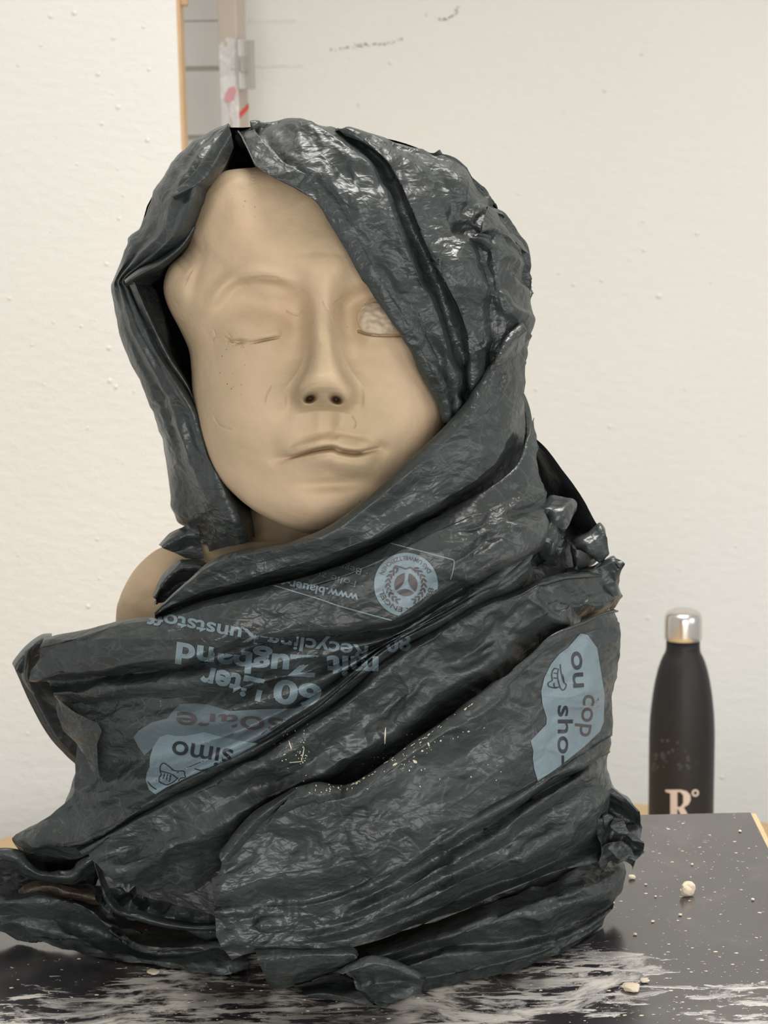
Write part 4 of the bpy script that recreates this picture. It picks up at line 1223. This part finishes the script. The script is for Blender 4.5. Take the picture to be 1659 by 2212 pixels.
loft('hem_flap', [(20, [(722, 2096), (760, 2078), (802, 2064), (848, 2071), (885, 2090), (920, 2110)]), (24, [(742, 2106), (772, 2096), (812, 2088), (850, 2092), (886, 2104), (918, 2118)]),
                  (14, [(770, 2130), (792, 2128), (820, 2128), (852, 2124), (884, 2124), (912, 2128)]), (2, [(800, 2160), (810, 2168), (826, 2175), (850, 2166), (880, 2154), (908, 2144)])],
     base_hem, FILM, bag, seed=62, amp=1.5, ang=1.2, aniso=1.0, lip0=5)
loft('hem_flap', [(10, [(632, 2128), (660, 2122), (700, 2110), (730, 2104)]), (-4, [(648, 2138), (690, 2132), (735, 2128), (765, 2122)]), (8, [(664, 2150), (700, 2144), (740, 2146), (775, 2140)]),
                  (0, [(668, 2154), (710, 2158), (770, 2168), (812, 2176)])], base_hem, FILM, bag, seed=63, amp=.6, ang=3.0)

# bunched corner at the lower right
loft('bag_knot', [(-30, [(1300, 1690), (1330, 1700), (1362, 1722), (1378, 1748)]), (0, [(1300, 1702), (1326, 1712), (1356, 1728), (1380, 1752)]),
                  (-14, [(1300, 1735), (1326, 1752), (1350, 1768), (1388, 1790)]), (12, [(1292, 1770), (1325, 1765), (1345, 1795), (1392, 1822)]),
                  (2, [(1285, 1800), (1322, 1800), (1352, 1822), (1390, 1840)]), (12, [(1280, 1835), (1315, 1832), (1350, 1842), (1372, 1860)]),
                  (-10, [(1290, 1862), (1320, 1860), (1345, 1868), (1352, 1885)])], lambda x, y: np.minimum(base_torso(x, y), 1.085) + 0 * x, FILM, bag, seed=64, amp=2.6, ang=1.2, aniso=1.0)

# right shoulder: dark hollow and folds
loft('shoulder_hollow', [(26, [(1154, 945), (1180, 968), (1212, 1008), (1250, 1064), (1284, 1124), (1302, 1150)]), (22, [(1154, 952), (1178, 978), (1208, 1018), (1244, 1072), (1276, 1130), (1292, 1158)]),
                         (-22, [(1152, 970), (1168, 1010), (1180, 1060), (1200, 1110), (1225, 1150), (1250, 1180)]), (-30, [(1140, 990), (1150, 1060), (1155, 1110), (1170, 1150), (1190, 1190), (1210, 1220)])],
     flat(1.125), FILM_SHADE, bag, seed=70, amp=.3, ang=1.0)
loft('shoulder_fold', [(30, [(1176, 1086), (1200, 1096), (1228, 1120)]), (48, [(1176, 1100), (1200, 1120), (1224, 1138)]), (40, [(1174, 1140), (1198, 1150), (1218, 1165)]), (55, [(1170, 1165), (1195, 1180), (1212, 1190)]),
                       (34, [(1160, 1190), (1180, 1205), (1205, 1215)]), (45, [(1140, 1235), (1165, 1235), (1200, 1228)])], flat(1.118), FILM, bag, seed=71, amp=2.4, ang=1.4, aniso=1.0)
loft('shoulder_fold', [(20, [(1236, 1174), (1262, 1156), (1282, 1138), (1296, 1128), (1308, 1140)]), (30, [(1244, 1184), (1266, 1176), (1286, 1164), (1302, 1158), (1311, 1160)]),
                       (22, [(1260, 1200), (1280, 1204), (1294, 1204), (1306, 1196), (1315, 1192)])], flat(1.118), FILM, bag, seed=72, amp=1.6, ang=.6, lip0=5)
loft('shoulder_fold', [(36, [(1240, 1176), (1236, 1200), (1230, 1230)]), (44, [(1246, 1186), (1246, 1210), (1244, 1232)]), (16, [(1290, 1206), (1280, 1216), (1262, 1228)])], flat(1.118), FILM_SHADE, bag, seed=73, amp=.8, ang=1.2)
loft('shoulder_fold', [(24, [(1225, 1232), (1258, 1222), (1295, 1204), (1326, 1193), (1340, 1206)]), (34, [(1230, 1244), (1262, 1238), (1300, 1222), (1330, 1214), (1345, 1226)]),
                       (24, [(1260, 1262), (1285, 1270), (1308, 1268), (1330, 1262), (1344, 1252)]), (6, [(1290, 1300), (1305, 1310), (1318, 1312), (1332, 1308), (1338, 1290)])],
     flat(1.118), FILM, bag, seed=74, amp=1.8, ang=.4, lip0=6)

# left: corner lying on the clay shoulder, and crumple in front of it
loft('shoulder_corner', [(4, [(344, 1178), (370, 1152), (398, 1128), (420, 1120)]), (16, [(350, 1182), (376, 1168), (404, 1156), (430, 1150)]), (10, [(372, 1192), (392, 1190), (414, 1188), (436, 1186)]),
                         (14, [(402, 1206), (414, 1207), (428, 1207), (440, 1206)])], flat(1.102), FILM, bag, seed=75, amp=1.2, ang=.4, lip1=4)
loft('shoulder_corner', [(0, [(330, 1286), (350, 1246), (378, 1216), (400, 1209), (430, 1210), (450, 1222)]), (14, [(334, 1292), (356, 1256), (382, 1230), (404, 1224), (430, 1226), (446, 1236)]),
                         (2, [(336, 1302), (362, 1282), (386, 1260), (404, 1252), (422, 1250), (436, 1250)]), (8, [(340, 1316), (350, 1308), (368, 1296), (384, 1288), (400, 1280), (415, 1275)])],
     flat(1.083), FILM, bag, seed=76, amp=1.6, ang=.6, lip0=6)

# strip of film standing up behind the scarf on the right
loft('scarf_strip', [(4, [(1126, 838), (1141, 868), (1150, 905), (1155, 950), (1158, 1000)]), (10, [(1120, 845), (1132, 875), (1138, 910), (1140, 955), (1140, 1010)]),
                     (-14, [(1085, 860), (1096, 890), (1100, 930), (1098, 980), (1090, 1030)])], flat(1.118), FILM, bag, seed=90, amp=.9, ang=1.4)
# pulled tail: turned tip, dark back wall
loft('tail_back', [(0, [(60, 1396), (30, 1432), (46, 1476), (76, 1542), (106, 1592), (140, 1630), (169, 1656)]), (6, [(78, 1396), (48, 1440), (60, 1476), (90, 1540), (118, 1588), (150, 1624), (176, 1650)]),
                   (-14, [(140, 1390), (120, 1450), (122, 1500), (150, 1548), (180, 1592), (215, 1625), (240, 1680)])], flat(1.120), FILM_SHADE, bag, seed=77, amp=.4, ang=1.0)
loft('tail_tip', [(6, [(112, 1368), (88, 1372), (58, 1394), (34, 1422), (27, 1434)]), (22, [(112, 1376), (90, 1384), (64, 1404), (42, 1430), (34, 1446)]), (10, [(112, 1392), (96, 1412), (84, 1432), (70, 1450), (60, 1466)])],
     flat(1.112), FILM, bag, seed=78, amp=.7, ang=2.2, lip0=5)
loft('tail_tip', [(20, [(72, 1390), (52, 1406), (48, 1430), (46, 1460), (56, 1482), (70, 1500)]), (25, [(74, 1394), (60, 1408), (56, 1432), (54, 1460), (62, 1480), (71, 1500)]),
                  (18, [(75, 1398), (68, 1410), (64, 1432), (60, 1460), (66, 1480), (72, 1502)])], flat(1.112), FILM, bag, seed=79, amp=.3, ang=1.4, lip0=4, lip1=4)
loft('tail_side', [(26, [(118, 1504), (128, 1520), (131, 1545), (134, 1574), (165, 1606), (186, 1640), (200, 1672)]), (30, [(150, 1530), (170, 1550), (190, 1568), (200, 1590), (204, 1612), (204, 1640), (208, 1676)]),
                   (30, [(214, 1560), (222, 1576), (218, 1592), (212, 1606), (212, 1624), (212, 1650), (216, 1682)])], lambda x, y: base_torso(x, y) + .022, FILM, bag, seed=80, amp=.7, ang=1.2, lip0=4)
loft('tail_side', [(12, [(142, 1736), (152, 1710), (160, 1680), (170, 1654)]), (22, [(165, 1742), (176, 1714), (184, 1684), (190, 1650)]), (18, [(205, 1745), (208, 1716), (210, 1690), (214, 1662)])],
     lambda x, y: base_torso(x, y) + .022, FILM, bag, seed=81, amp=1.0, ang=1.4, lip0=4)
loft('tail_side', [(6, [(28, 1812), (56, 1796), (88, 1778), (118, 1752), (140, 1732)]), (14, [(40, 1812), (70, 1804), (104, 1786), (134, 1764), (160, 1744)]), (10, [(92, 1822), (130, 1822), (160, 1808), (186, 1786), (205, 1764)])],
     lambda x, y: base_torso(x, y) + .012, FILM, bag, seed=82, amp=1.3, ang=2.4, lip1=3)

# lower left: open mouth of the bag and film lying on the board
def base_low(x, y):
    return np.minimum(1.072 + 0 * x, hd_plane(x, y, ZB + .001))


loft('bag_mouth', [(-16, [(520, 1790), (470, 1800), (400, 1822), (330, 1832), (260, 1836), (190, 1830)]), (2, [(500, 1850), (450, 1850), (395, 1858), (330, 1866), (270, 1866), (205, 1850)]),
                   (-8, [(480, 1890), (440, 1892), (390, 1888), (330, 1893), (270, 1890), (208, 1870)]), (8, [(475, 1930), (436, 1922), (385, 1915), (330, 1915), (275, 1905), (214, 1890)]),
                   (-2, [(472, 1965), (430, 1958), (380, 1950), (330, 1945), (280, 1932), (222, 1918)]), (12, [(472, 1992), (425, 1990), (370, 1978), (318, 1972), (268, 1962), (228, 1940)]),
                   (16, [(474, 2020), (425, 2014), (365, 2004), (312, 1993), (262, 1976), (234, 1950)])], base_low, FILM, bag, seed=83, amp=3.60, ang=2.9, aniso=1.3, lip1=5)
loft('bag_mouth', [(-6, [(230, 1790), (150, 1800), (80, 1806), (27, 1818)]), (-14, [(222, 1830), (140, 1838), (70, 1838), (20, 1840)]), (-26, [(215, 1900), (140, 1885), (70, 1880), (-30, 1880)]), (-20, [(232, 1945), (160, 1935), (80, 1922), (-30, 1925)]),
                   (0, [(262, 2005), (190, 1960), (90, 1945), (-30, 1960)])], base_low, FILM_SHADE, bag, seed=84, amp=2.58, ang=2.9)
loft('mouth_rim', [(6, [(-30, 1835), (0, 1832), (24, 1834), (44, 1842), (62, 1862), (85, 1879), (120, 1882), (154, 1882), (172, 1864), (196, 1850)]),
                   (10, [(-30, 1848), (0, 1846), (20, 1846), (40, 1855), (58, 1874), (84, 1890), (120, 1893), (156, 1892), (176, 1872), (198, 1856)]),
                   (-6, [(-30, 1890), (0, 1890), (20, 1888), (40, 1890), (58, 1900), (84, 1910), (120, 1912), (156, 1910), (180, 1890), (205, 1880)])], base_low, FILM, bag, seed=85, amp=1.22, ang=.2, lip0=3)
loft('stained_fold', [(0, [(40, 1925), (70, 1902), (110, 1900), (150, 1915), (200, 1925)]), (4, [(44, 1935), (74, 1918), (112, 1915), (150, 1928), (206, 1938)]), (2, [(50, 1945), (80, 1938), (115, 1936), (160, 1942), (220, 1952)])],
     base_low, FILM_BR, bag, seed=86, amp=.8, ang=.2)['label'] = 'brownish clay-stained fold'
loft('mouth_rim', [(22, [(196, 1850), (205, 1880), (216, 1915), (224, 1944), (250, 1975), (300, 1988), (340, 2000), (400, 2010), (462, 2012)]),
                   (25, [(200, 1851), (210, 1880), (221, 1914), (230, 1940), (254, 1969), (302, 1981), (342, 1993), (402, 2003), (464, 2004)]),
                   (12, [(210, 1852), (222, 1880), (234, 1910), (244, 1932), (264, 1958), (306, 1968), (346, 1980), (404, 1990), (466, 1990)])], base_low, FILM, bag, seed=87, amp=0.71, ang=.3, lip0=4)
loft('ground_sheet', [(-10, [(-40, 1930), (0, 1922), (50, 1918), (100, 1925), (180, 1945), (245, 1990), (310, 2030), (380, 2030), (460, 2025), (530, 2045)]),
                      (14, [(-40, 1955), (0, 1950), (50, 1945), (100, 1940), (176, 1955), (235, 2000), (300, 2046), (376, 2046), (456, 2038), (530, 2055)]),
                      (4, [(-40, 1978), (0, 1975), (60, 1975), (120, 1985), (190, 2005), (250, 2030), (310, 2058), (380, 2062), (460, 2060), (532, 2066)]),
                      (9, [(-40, 1998), (0, 2000), (30, 1993), (62, 2004), (130, 2015), (220, 2042), (310, 2068), (390, 2080), (470, 2086), (536, 2080)]),
                      (0, [(-40, 2008), (0, 2014), (40, 2024), (90, 2040), (140, 2054), (222, 2071), (310, 2086), (400, 2099), (496, 2106), (540, 2086)])], base_low, FILM, bag, seed=88, amp=1.9, ang=.25, aniso=1.5, lip0=3)

# ------------------------------------------------------------------ print on the film
BV = BVHTree.FromPolygons(np.concatenate(BAGV).tolist(), np.concatenate(BAGF).tolist())


def along(p0, p1, me, bow=0.0, h=None):
    """text set upside down from p0 (its start, right) to p1 (its end, left) in photo pixels"""
    xs = [v.co.x for v in me.vertices]; x0, x1 = min(xs), max(xs)
    p0 = np.array(p0, float); p1 = np.array(p1, float)
    d = p1 - p0; Lg = np.linalg.norm(d); u = d / Lg; n = np.array([-u[1], u[0]])
    if n[1] < 0: n = -n
    hh = h if h else Lg / (x1 - x0)

    def fn(x, y):
        t = (x - x0) / (x1 - x0)
        q = p0 + d * t + n * (y * hh + bow * math.sin(math.pi * t))
        return q[0], q[1]
    return fn


def seam(pts, width):
    s = spline(pts, 40)

    def inside(x, y):
        if x < s[:, 0].min() or x > s[:, 0].max(): return False
        o = np.argsort(s[:, 0]); yy = np.interp(x, s[o, 0], s[o, 1])
        return abs(y - yy) < width
    return inside


def above(pts):
    s = np.array(sorted(pts), float)
    return lambda x, y: y < np.interp(x, s[:, 0], s[:, 1])


def below(pts):
    s = np.array(sorted(pts), float)
    return lambda x, y: y > np.interp(x, s[:, 0], s[:, 1])


EDGE_UP = [(330, 1334), (395, 1316), (500, 1288), (560, 1272), (640, 1251), (710, 1229), (790, 1197), (878, 1157), (970, 1106)]
FOLD1 = [(345, 1448), (424, 1430), (494, 1410), (560, 1390), (636, 1374), (711, 1366), (795, 1360), (870, 1346), (955, 1292)]
t = text_mesh('Recycling-Kunststoff', .022)
lay('printed_lettering', [(t, along((796, 1396), (322, 1318), t, 6, 42))], None, BV, PRINT, bag, label='light blue printed lettering, upside down',
    gaps=[above(EDGE_UP), lambda x, y: 545 < x < 660 and abs(y - (1396 - (796 - x) * .165 + 6)) < 9 and x < 640])
t = text_mesh('mit', .035); t2_ = text_mesh('Zugband', .035)
for pr in ((t, along((818, 1420), (706, 1418), t, 0, 62)), (t2_, along((690, 1418), (382, 1388), t2_, 6, 64))): lay('printed_lettering', [pr], None, BV, PRINT, bag, label='light blue printed lettering, upside down',
    gaps=[lambda x, y: 462 < x < 520 and y < 1409 + (x - 462) * .1, lambda x, y: 640 < x < 700 and abs(y - 1428) < 6 + (x - 640) * .03])
t = text_mesh('60', .035); t2_ = text_mesh('Liter', .035)
for pr in ((t, along((697, 1482), (594, 1468), t, 0, 70)), (t2_, along((572, 1470), (438, 1440), t2_, 0, 66))): lay('printed_lettering', [pr], None, BV, PRINT, bag, label='light blue printed lettering, upside down',
    gaps=[lambda x, y: 520 < x < 585 and abs(y - (1478 + (x - 520) * .12)) < 6])
t = text_mesh('www.blauer-engel.de', .03)
l1 = (t, along((776, 1284), (520, 1232), t, 0, 25))
t = text_mesh('\u00b7 Folie zu mindestens', 0)
l2 = (t, along((786, 1259), (540, 1196), t, 0, 21))
t = text_mesh('\u00b7 Begrenzt', 0)
l3 = (t, along((796, 1232), (690, 1205), t, 0, 21))
lay('printed_lettering', [l1], None, BV, PRINT, bag, maxlen=3, label='small light blue web address, upside down', gaps=[above(EDGE_UP)])
for pr in (l2, l3): lay('printed_lettering', [pr], None, BV, PRINT_D, bag, maxlen=3, label='small faint blue print, upside down', gaps=[above(EDGE_UP)])
t = text_mesh('80', .03)
lay('printed_lettering', [(t, along((886, 1372), (832, 1378), t, 0, 46))], None, BV, PRINT_D, bag, label='faint blue figures', gaps=[above([(820, 1372), (900, 1366)])])


def strip(pts, w):
    s = spline(pts, 40); d = np.gradient(s, axis=0); n = np.stack([-d[:, 1], d[:, 0]], 1); n /= np.linalg.norm(n, axis=1, keepdims=True)
    return poly_mesh([(s + n * w / 2).tolist() + (s - n * w / 2)[::-1].tolist()])


for pr in (strip([(838, 1172), (900, 1188), (975, 1208)], 2.4), strip([(975, 1208), (981, 1213), (978, 1235), (973, 1252)], 2.2),
                     strip([(583, 1262), (650, 1282), (690, 1294), (730, 1308), (790, 1325), (846, 1340)], 2.6)): lay('printed_line', [pr], ident, BV, PRINT, bag, label='thin pale printed lines', gaps=[above(EDGE_UP)])

# round emblem, cut by the fold at its lower right
EC = (877, 1263); ER = 69.0; EA = math.radians(8)
cut = below([(830, 1350), (850, 1339), (880, 1318), (946, 1272), (960, 1262)])


def circ(cx, cy, rx, ry, rot, n=28):
    return [(cx + rx * math.cos(k * 2 * math.pi / n) * math.cos(rot) - ry * math.sin(k * 2 * math.pi / n) * math.sin(rot),
             cy + rx * math.cos(k * 2 * math.pi / n) * math.sin(rot) + ry * math.sin(k * 2 * math.pi / n) * math.cos(rot)) for k in range(n)]


emb = lay('printed_emblem', [poly_mesh([circ(*EC, ER, ER * 1.0, 0, 72)])], ident, BV, PRINT, bag, label='round light blue printed emblem', gaps=[cut])


def pol(r, deg):
    a = math.radians(deg)
    return (EC[0] + r * math.cos(a), EC[1] + r * math.sin(a))


def lens(a0, a1, r):
    """part of a disc between two directions with a bowed inner side"""
    pts = [pol(r, a0 + (a1 - a0) * k / 14) for k in range(15)]
    q0 = np.array(pts[-1]); q1 = np.array(pts[0]); mid = (q0 + q1) / 2
    cc = np.array(EC); nn = (cc - mid); nn = nn / max(1e-6, np.linalg.norm(nn))
    for k in range(1, 8):
        s = k / 8; p_ = q0 + (q1 - q0) * s + nn * 7 * math.sin(math.pi * s)
        pts.append(tuple(p_))
    return pts


ink = [poly_mesh([lens(150, 265, 25)]), poly_mesh([lens(-75, 38, 25)]), poly_mesh([lens(45, 142, 25)])]
for s in (-1, 1):
    for k in range(9):
        dg = 90 + s * (28 + k * 15)
        for rr, tilt in ((42, 30), (36, -30)):
            c0 = pol(rr, dg)
            ink.append(poly_mesh([circ(c0[0], c0[1], 6.2, 2.1, math.radians(dg + 90 + s * tilt), 10)]))
rb = [pol(40, 228), pol(46, 240), pol(38, 256), pol(34, 270), pol(38, 284), pol(36, 300), pol(40, 312)]
ink.append(strip(rb, 3.0))
lay('emblem_drawing', ink, ident, BV, INK_B, emb, off=.0007, maxlen=3, gaps=[cut], label='dark wreath and three petals of the emblem')


def on_arc(me, r, a_mid, span, h, flip):
    xs = [v.co.x for v in me.vertices]; x0, x1 = min(xs), max(xs)

    def fn(x, y):
        t = (x - x0) / (x1 - x0) - .5
        if flip:    # baseline inside, letter tops outwards
            return pol(r + y * h, a_mid + t * span)
        return pol(r - y * h, a_mid - t * span)
    return fn


t = text_mesh('BLAUER ENGEL', .01); t2_ = text_mesh('DAS UMWELTZEICHEN', .01)
for pr in ((t, on_arc(t, 50, 88, 160, 15, True)), (t2_, on_arc(t2_, 62, 268, 130, 13, False))): lay('emblem_lettering', [pr], None, BV, INK_B, emb, off=.0007, maxlen=2.5, gaps=[cut],
    label='small dark lettering around the emblem')

# pale blue patches with fragments of writing and a drawn hand
PA = [(315, 1685), (317, 1669), (323, 1657), (324, 1636), (330, 1615), (345, 1592), (362, 1586), (378, 1590), (400, 1590), (440, 1582), (480, 1592), (520, 1600), (558, 1606), (507, 1634), (452, 1658), (361, 1700), (336, 1716), (322, 1706)]
PB = [(312, 1632), (298, 1612), (288, 1592), (301, 1577), (329, 1560), (361, 1552), (375, 1534), (388, 1521), (420, 1519), (450, 1522), (498, 1536), (560, 1532), (640, 1530), (690, 1505), (630, 1548), (575, 1588), (545, 1603),
      (520, 1600), (480, 1592), (440, 1582), (400, 1590), (378, 1590), (362, 1586), (345, 1592), (330, 1615)]
pa_ = lay('printed_patch', [poly_mesh([PA])], ident, BV, PRINT, bag, maxlen=6, label='pale blue printed patch on the left')
pb_ = lay('printed_patch', [poly_mesh([PB])], ident, BV, PRINT_D, bag, maxlen=6, label='dimmer blue patch seen through the film')
t = text_mesh('simo', .01)
lay('patch_lettering', [(t, along((504, 1620), (374, 1600), t, 0, 62))], None, BV, INK, pa_, off=.0008, label='dark writing on the blue patch', gaps=[below([(340, 1716), (361, 1702), (452, 1660), (507, 1636), (560, 1610)])])
t = text_mesh('soare', .005)
lay('patch_lettering', [(t, along((612, 1552), (382, 1538), t, 0, 60))], None, BV, INK_B, pb_, off=.0008, label='faint dark writing on the dim patch', gaps=[lambda x, y: 452 < x < 500 and y > 1560, below([(380, 1580), (480, 1588), (545, 1602), (640, 1545)])])


def line_art(name, paths, wd, label, par):
    return lay(name, [strip(p_, wd) for p_ in paths], ident, BV, INK, par, off=.0008, maxlen=3, label=label)


z8 = lambda pts: [(260 + x / 4.366, 1490 + y / 4.366) for x, y in pts]
line_art('drawn_hand', [z8([(495, 755), (460, 725), (410, 692), (378, 715), (375, 770), (385, 800), (365, 830), (368, 868), (400, 885)]), z8([(400, 885), (440, 897), (500, 870), (545, 830)]),
                        z8([(480, 750), (520, 765), (600, 770), (605, 800), (612, 825), (570, 835), (545, 860)]), z8([(415, 790), (405, 840)]), z8([(445, 795), (435, 850)]), z8([(478, 800), (462, 870)]),
                        z8([(375, 765), (430, 780), (490, 800), (540, 840)]), z8([(700, 745), (760, 760), (820, 745)]), z8([(255, 865), (300, 915), (340, 940)])], 2.2, 'hand drawn in dark outline', pa_)
PC = [(1254, 1368), (1227, 1399), (1208, 1413), (1190, 1435), (1176, 1464), (1169, 1493), (1172, 1522), (1181, 1551), (1180, 1565), (1146, 1600), (1152, 1621), (1151, 1639), (1154, 1661), (1162, 1688), (1208, 1656), (1263, 1612),
      (1296, 1580), (1304, 1560), (1306, 1500), (1298, 1450), (1290, 1400), (1270, 1372)]
pc_ = lay('printed_patch', [poly_mesh([PC])], ident, BV, PRINT, bag, maxlen=6, label='pale blue printed patch on the right')


def down(p0, p1, me, h):
    xs = [v.co.x for v in me.vertices]; x0, x1 = min(xs), max(xs)
    p0 = np.array(p0, float); p1 = np.array(p1, float); d = p1 - p0; u = d / np.linalg.norm(d); n = np.array([u[1], -u[0]])

    def fn(x, y):
        q = p0 + d * ((x - x0) / (x1 - x0)) + n * y * h
        return q[0], q[1]
    return fn


t = text_mesh('sho-', .01); ta = text_mesh('ou', .01); tc_ = text_mesh('cop', .005)
for pr in ((t, down((1206, 1524), (1206, 1652), t, 46)), (ta, down((1234, 1408), (1240, 1486), ta, 48))): lay('patch_lettering', [pr], None, BV, INK, pc_, off=.0008, label='dark writing running down the blue patch')
lay('patch_lettering', [(tc_, down((1262, 1500), (1252, 1590), tc_, 52))], None, BV, INK_B, pc_, off=.0008, label='faint writing near the edge of the blue patch')
z7 = lambda pts: [(1100 + x / 5.53, 1350 + y / 5.53) for x, y in pts]
line_art('drawn_hand', [z7([(545, 515), (515, 560), (510, 620), (515, 665), (470, 690), (470, 730), (505, 745), (560, 755), (595, 740), (620, 760), (640, 780), (665, 765), (685, 715), (650, 680), (620, 560), (612, 470)]),
                        z7([(545, 520), (575, 525)]), z7([(535, 575), (570, 580)]), z7([(530, 630), (575, 640)]), z7([(590, 520), (580, 600), (590, 680), (610, 740)]),
                        z7([(540, 690), (565, 695), (570, 730), (545, 745), (535, 715), (542, 692)]), z7([(640, 590), (650, 640), (660, 700)])], 2.2, 'small hand drawn in dark outline', pc_)

# dried clay on the film
rs = random.Random(11)
sp_ = []
def dot(x, y, rx, ry, a=0):
    sp_.append(poly_mesh([[(x + rx * rs.uniform(.7, 1.2) * math.cos(k * .9) * math.cos(a) - ry * math.sin(k * .9) * math.sin(a), y + rx * math.cos(k * .9) * math.sin(a) + ry * rs.uniform(.7, 1.2) * math.sin(k * .9) * math.cos(a)) for k in range(7)]]))
for cx_, cy_, sx_, sy_, n_ in ((640, 1618, 20, 30, 34), (655, 1630, 5, 18, 16), (890, 1640, 14, 22, 14), (925, 1600, 26, 18, 12), (990, 1580, 30, 10, 6), (1000, 1668, 50, 14, 8), (830, 1648, 3, 14, 6), (715, 1702, 34, 6, 26), (840, 1648, 40, 8, 14)):
    for _ in range(n_):
        dot(cx_ + rs.gauss(0, sx_), cy_ + rs.gauss(0, sy_), rs.uniform(.6, 2.2), rs.uniform(.5, 1.5), rs.uniform(0, 3))
for x, y, rx, ry, a in ((896, 1645, 6, 3, .5), (926, 1608, 5, 2, 1.2), (912, 1622, 3, 2, 0), (640, 1646, 16, 1.2, -.1), (655, 1626, 1.6, 13, .15), (832, 1588, 1.6, 20, .05), (627, 1610, 1.2, 10, -.3), (853, 1651, 7, 2, -.4), (952, 1600, 2.5, 2.2, 0), (1012, 1580, 3, 2, 0)):
    dot(x, y, rx, ry, a)
for k in range(46):          # smeared along the fold edge
    tt = rs.random(); q = spline([(1020, 1514), (949, 1562), (875, 1611), (800, 1667), (760, 1690)], 60)[int(tt * 59)]
    dot(q[0] + rs.gauss(0, 3), q[1] + 4 + abs(rs.gauss(0, 3)), rs.uniform(1, 4.5), rs.uniform(.5, 1.3), -.6)
o = lay('clay_specks', sp_, ident, BV, CLAYDOT, bag, off=.0006, label='dried clay specks on the film'); o['kind'] = 'stuff'


# ------------------------------------------------------------------ clay crumbs on the board
def crumb(px, py, rpx, flat_, seed, label, group=None, mat_=CLAY_L):
    c0 = Pz(px, py, ZB)
    r = rpx * c0[1] / math.cos(.3) / FPX
    bm = bmesh.new()
    bmesh.ops.create_icosphere(bm, subdivisions=3 if rpx > 9 else 2, radius=1)
    for v in bm.verts:
        p = np.array(v.co)
        k = 1 + .30 * float(facet(np.array(p[0] * 1.1 + p[2] * .7 + seed), np.array(p[1] * 1.1 - p[2] * .6), seed)) + .10 * float(facet(np.array(p[0] * 3 + p[2] + seed), np.array(p[1] * 3 - p[2]), seed + 5))
        v.co = Vector((p[0] * k * r, p[1] * k * r, p[2] * k * r * flat_))
    zmin = min(v.co.z for v in bm.verts)
    me = bpy.data.meshes.new('clay_crumb'); bm.to_mesh(me); bm.free()
    o = bpy.data.objects.new('clay_crumb', me); COL.objects.link(o); me.materials.append(mat_)
    o.location = (c0[0], c0[1], ZB - zmin + .0002); o.rotation_euler = (0, 0, seed)
    tag(o, label, 'crumb', group)


CRUMB = clay_material('dry_clay_crumb', (.66, .56, .43))
crumb(1484, 1934, 17, .82, 1, 'largest round pale clay crumb alone on the dark board at the right', None, CRUMB)
crumb(1364, 2141, 21, .36, 2, 'flat broken flake of pale clay on the white smears at the front right', None, CRUMB)
crumb(1391, 2122, 11, .35, 3, 'small flat flake just behind the broken clay flake at the front right', None, CRUMB)
crumb(1366, 1899, 8, .6, 4, 'small pale crumb close beside the right edge of the bag', None, CRUMB)
crumb(331, 2104, 13, .35, 5, 'flat pale crumb on black board below the left part of the bag', None, CRUMB)
TINY = ((1340, 1912, 4.5, 'tiny pale crumb between the bag and the small crumb beside it'), (1495, 1869, 3.5, 'tiny crumb just behind the largest round crumb on the board'),
        (1395, 1912, 3, 'tiny crumb just right of the small crumb beside the bag'), (1410, 1992, 4, 'tiny crumb midway between the bag hem and the largest round crumb'),
        (1470, 1978, 4, 'tiny crumb just in front of the largest round crumb'), (1372, 2020, 4.5, 'tiny pale crumb near the right end of the bag hem'),
        (1626, 1945, 4, 'tiny crumb near the right edge of the board, level with the largest crumb'), (1416, 1938, 2.5, 'smallest crumb, left of the largest round crumb'),
        (1324, 1952, 3.5, 'tiny crumb touching the right side of the bag'), (1598, 1797, 4, 'tiny crumb at the rear right corner of the board'))
for i, (x, y, r, lb) in enumerate(TINY):
    crumb(x, y, r, .5, 10 + i, lb, 'tiny clay crumbs on the board', CRUMB)

# thin dried flakes strewn over the board: one uncountable scatter
rs = random.Random(21); V = []; F = []
for k in range(560):
    if k < 260: x, y = rs.uniform(1310, 1659), rs.uniform(1765, 2212)
    elif k < 480: x, y = rs.uniform(380, 1659), rs.uniform(2080, 2215)
    else: x, y = rs.uniform(0, 600), rs.uniform(2070, 2212)
    q = Pz(x, y, ZB); r = rs.choice((.0002, .0003, .0003, .0004, .0007)) * rs.uniform(.7, 1.3); a0 = rs.uniform(0, 6); i0 = len(V)
    for j in range(6):
        rr = r * rs.uniform(.6, 1.2); V.append((q[0] + rr * 1.6 * math.cos(a0 + j * 1.047), q[1] + rr * math.sin(a0 + j * 1.047), ZB + .0001))
    V.append((q[0], q[1], ZB + r * .5))
    F += [(i0 + j, i0 + (j + 1) % 6, i0 + 6) for j in range(6)]
o = new_mesh('clay_flakes', V, F, CRUMB, brd, False); o['kind'] = 'stuff'; o['label'] = 'tiny dried clay flakes strewn on the board'
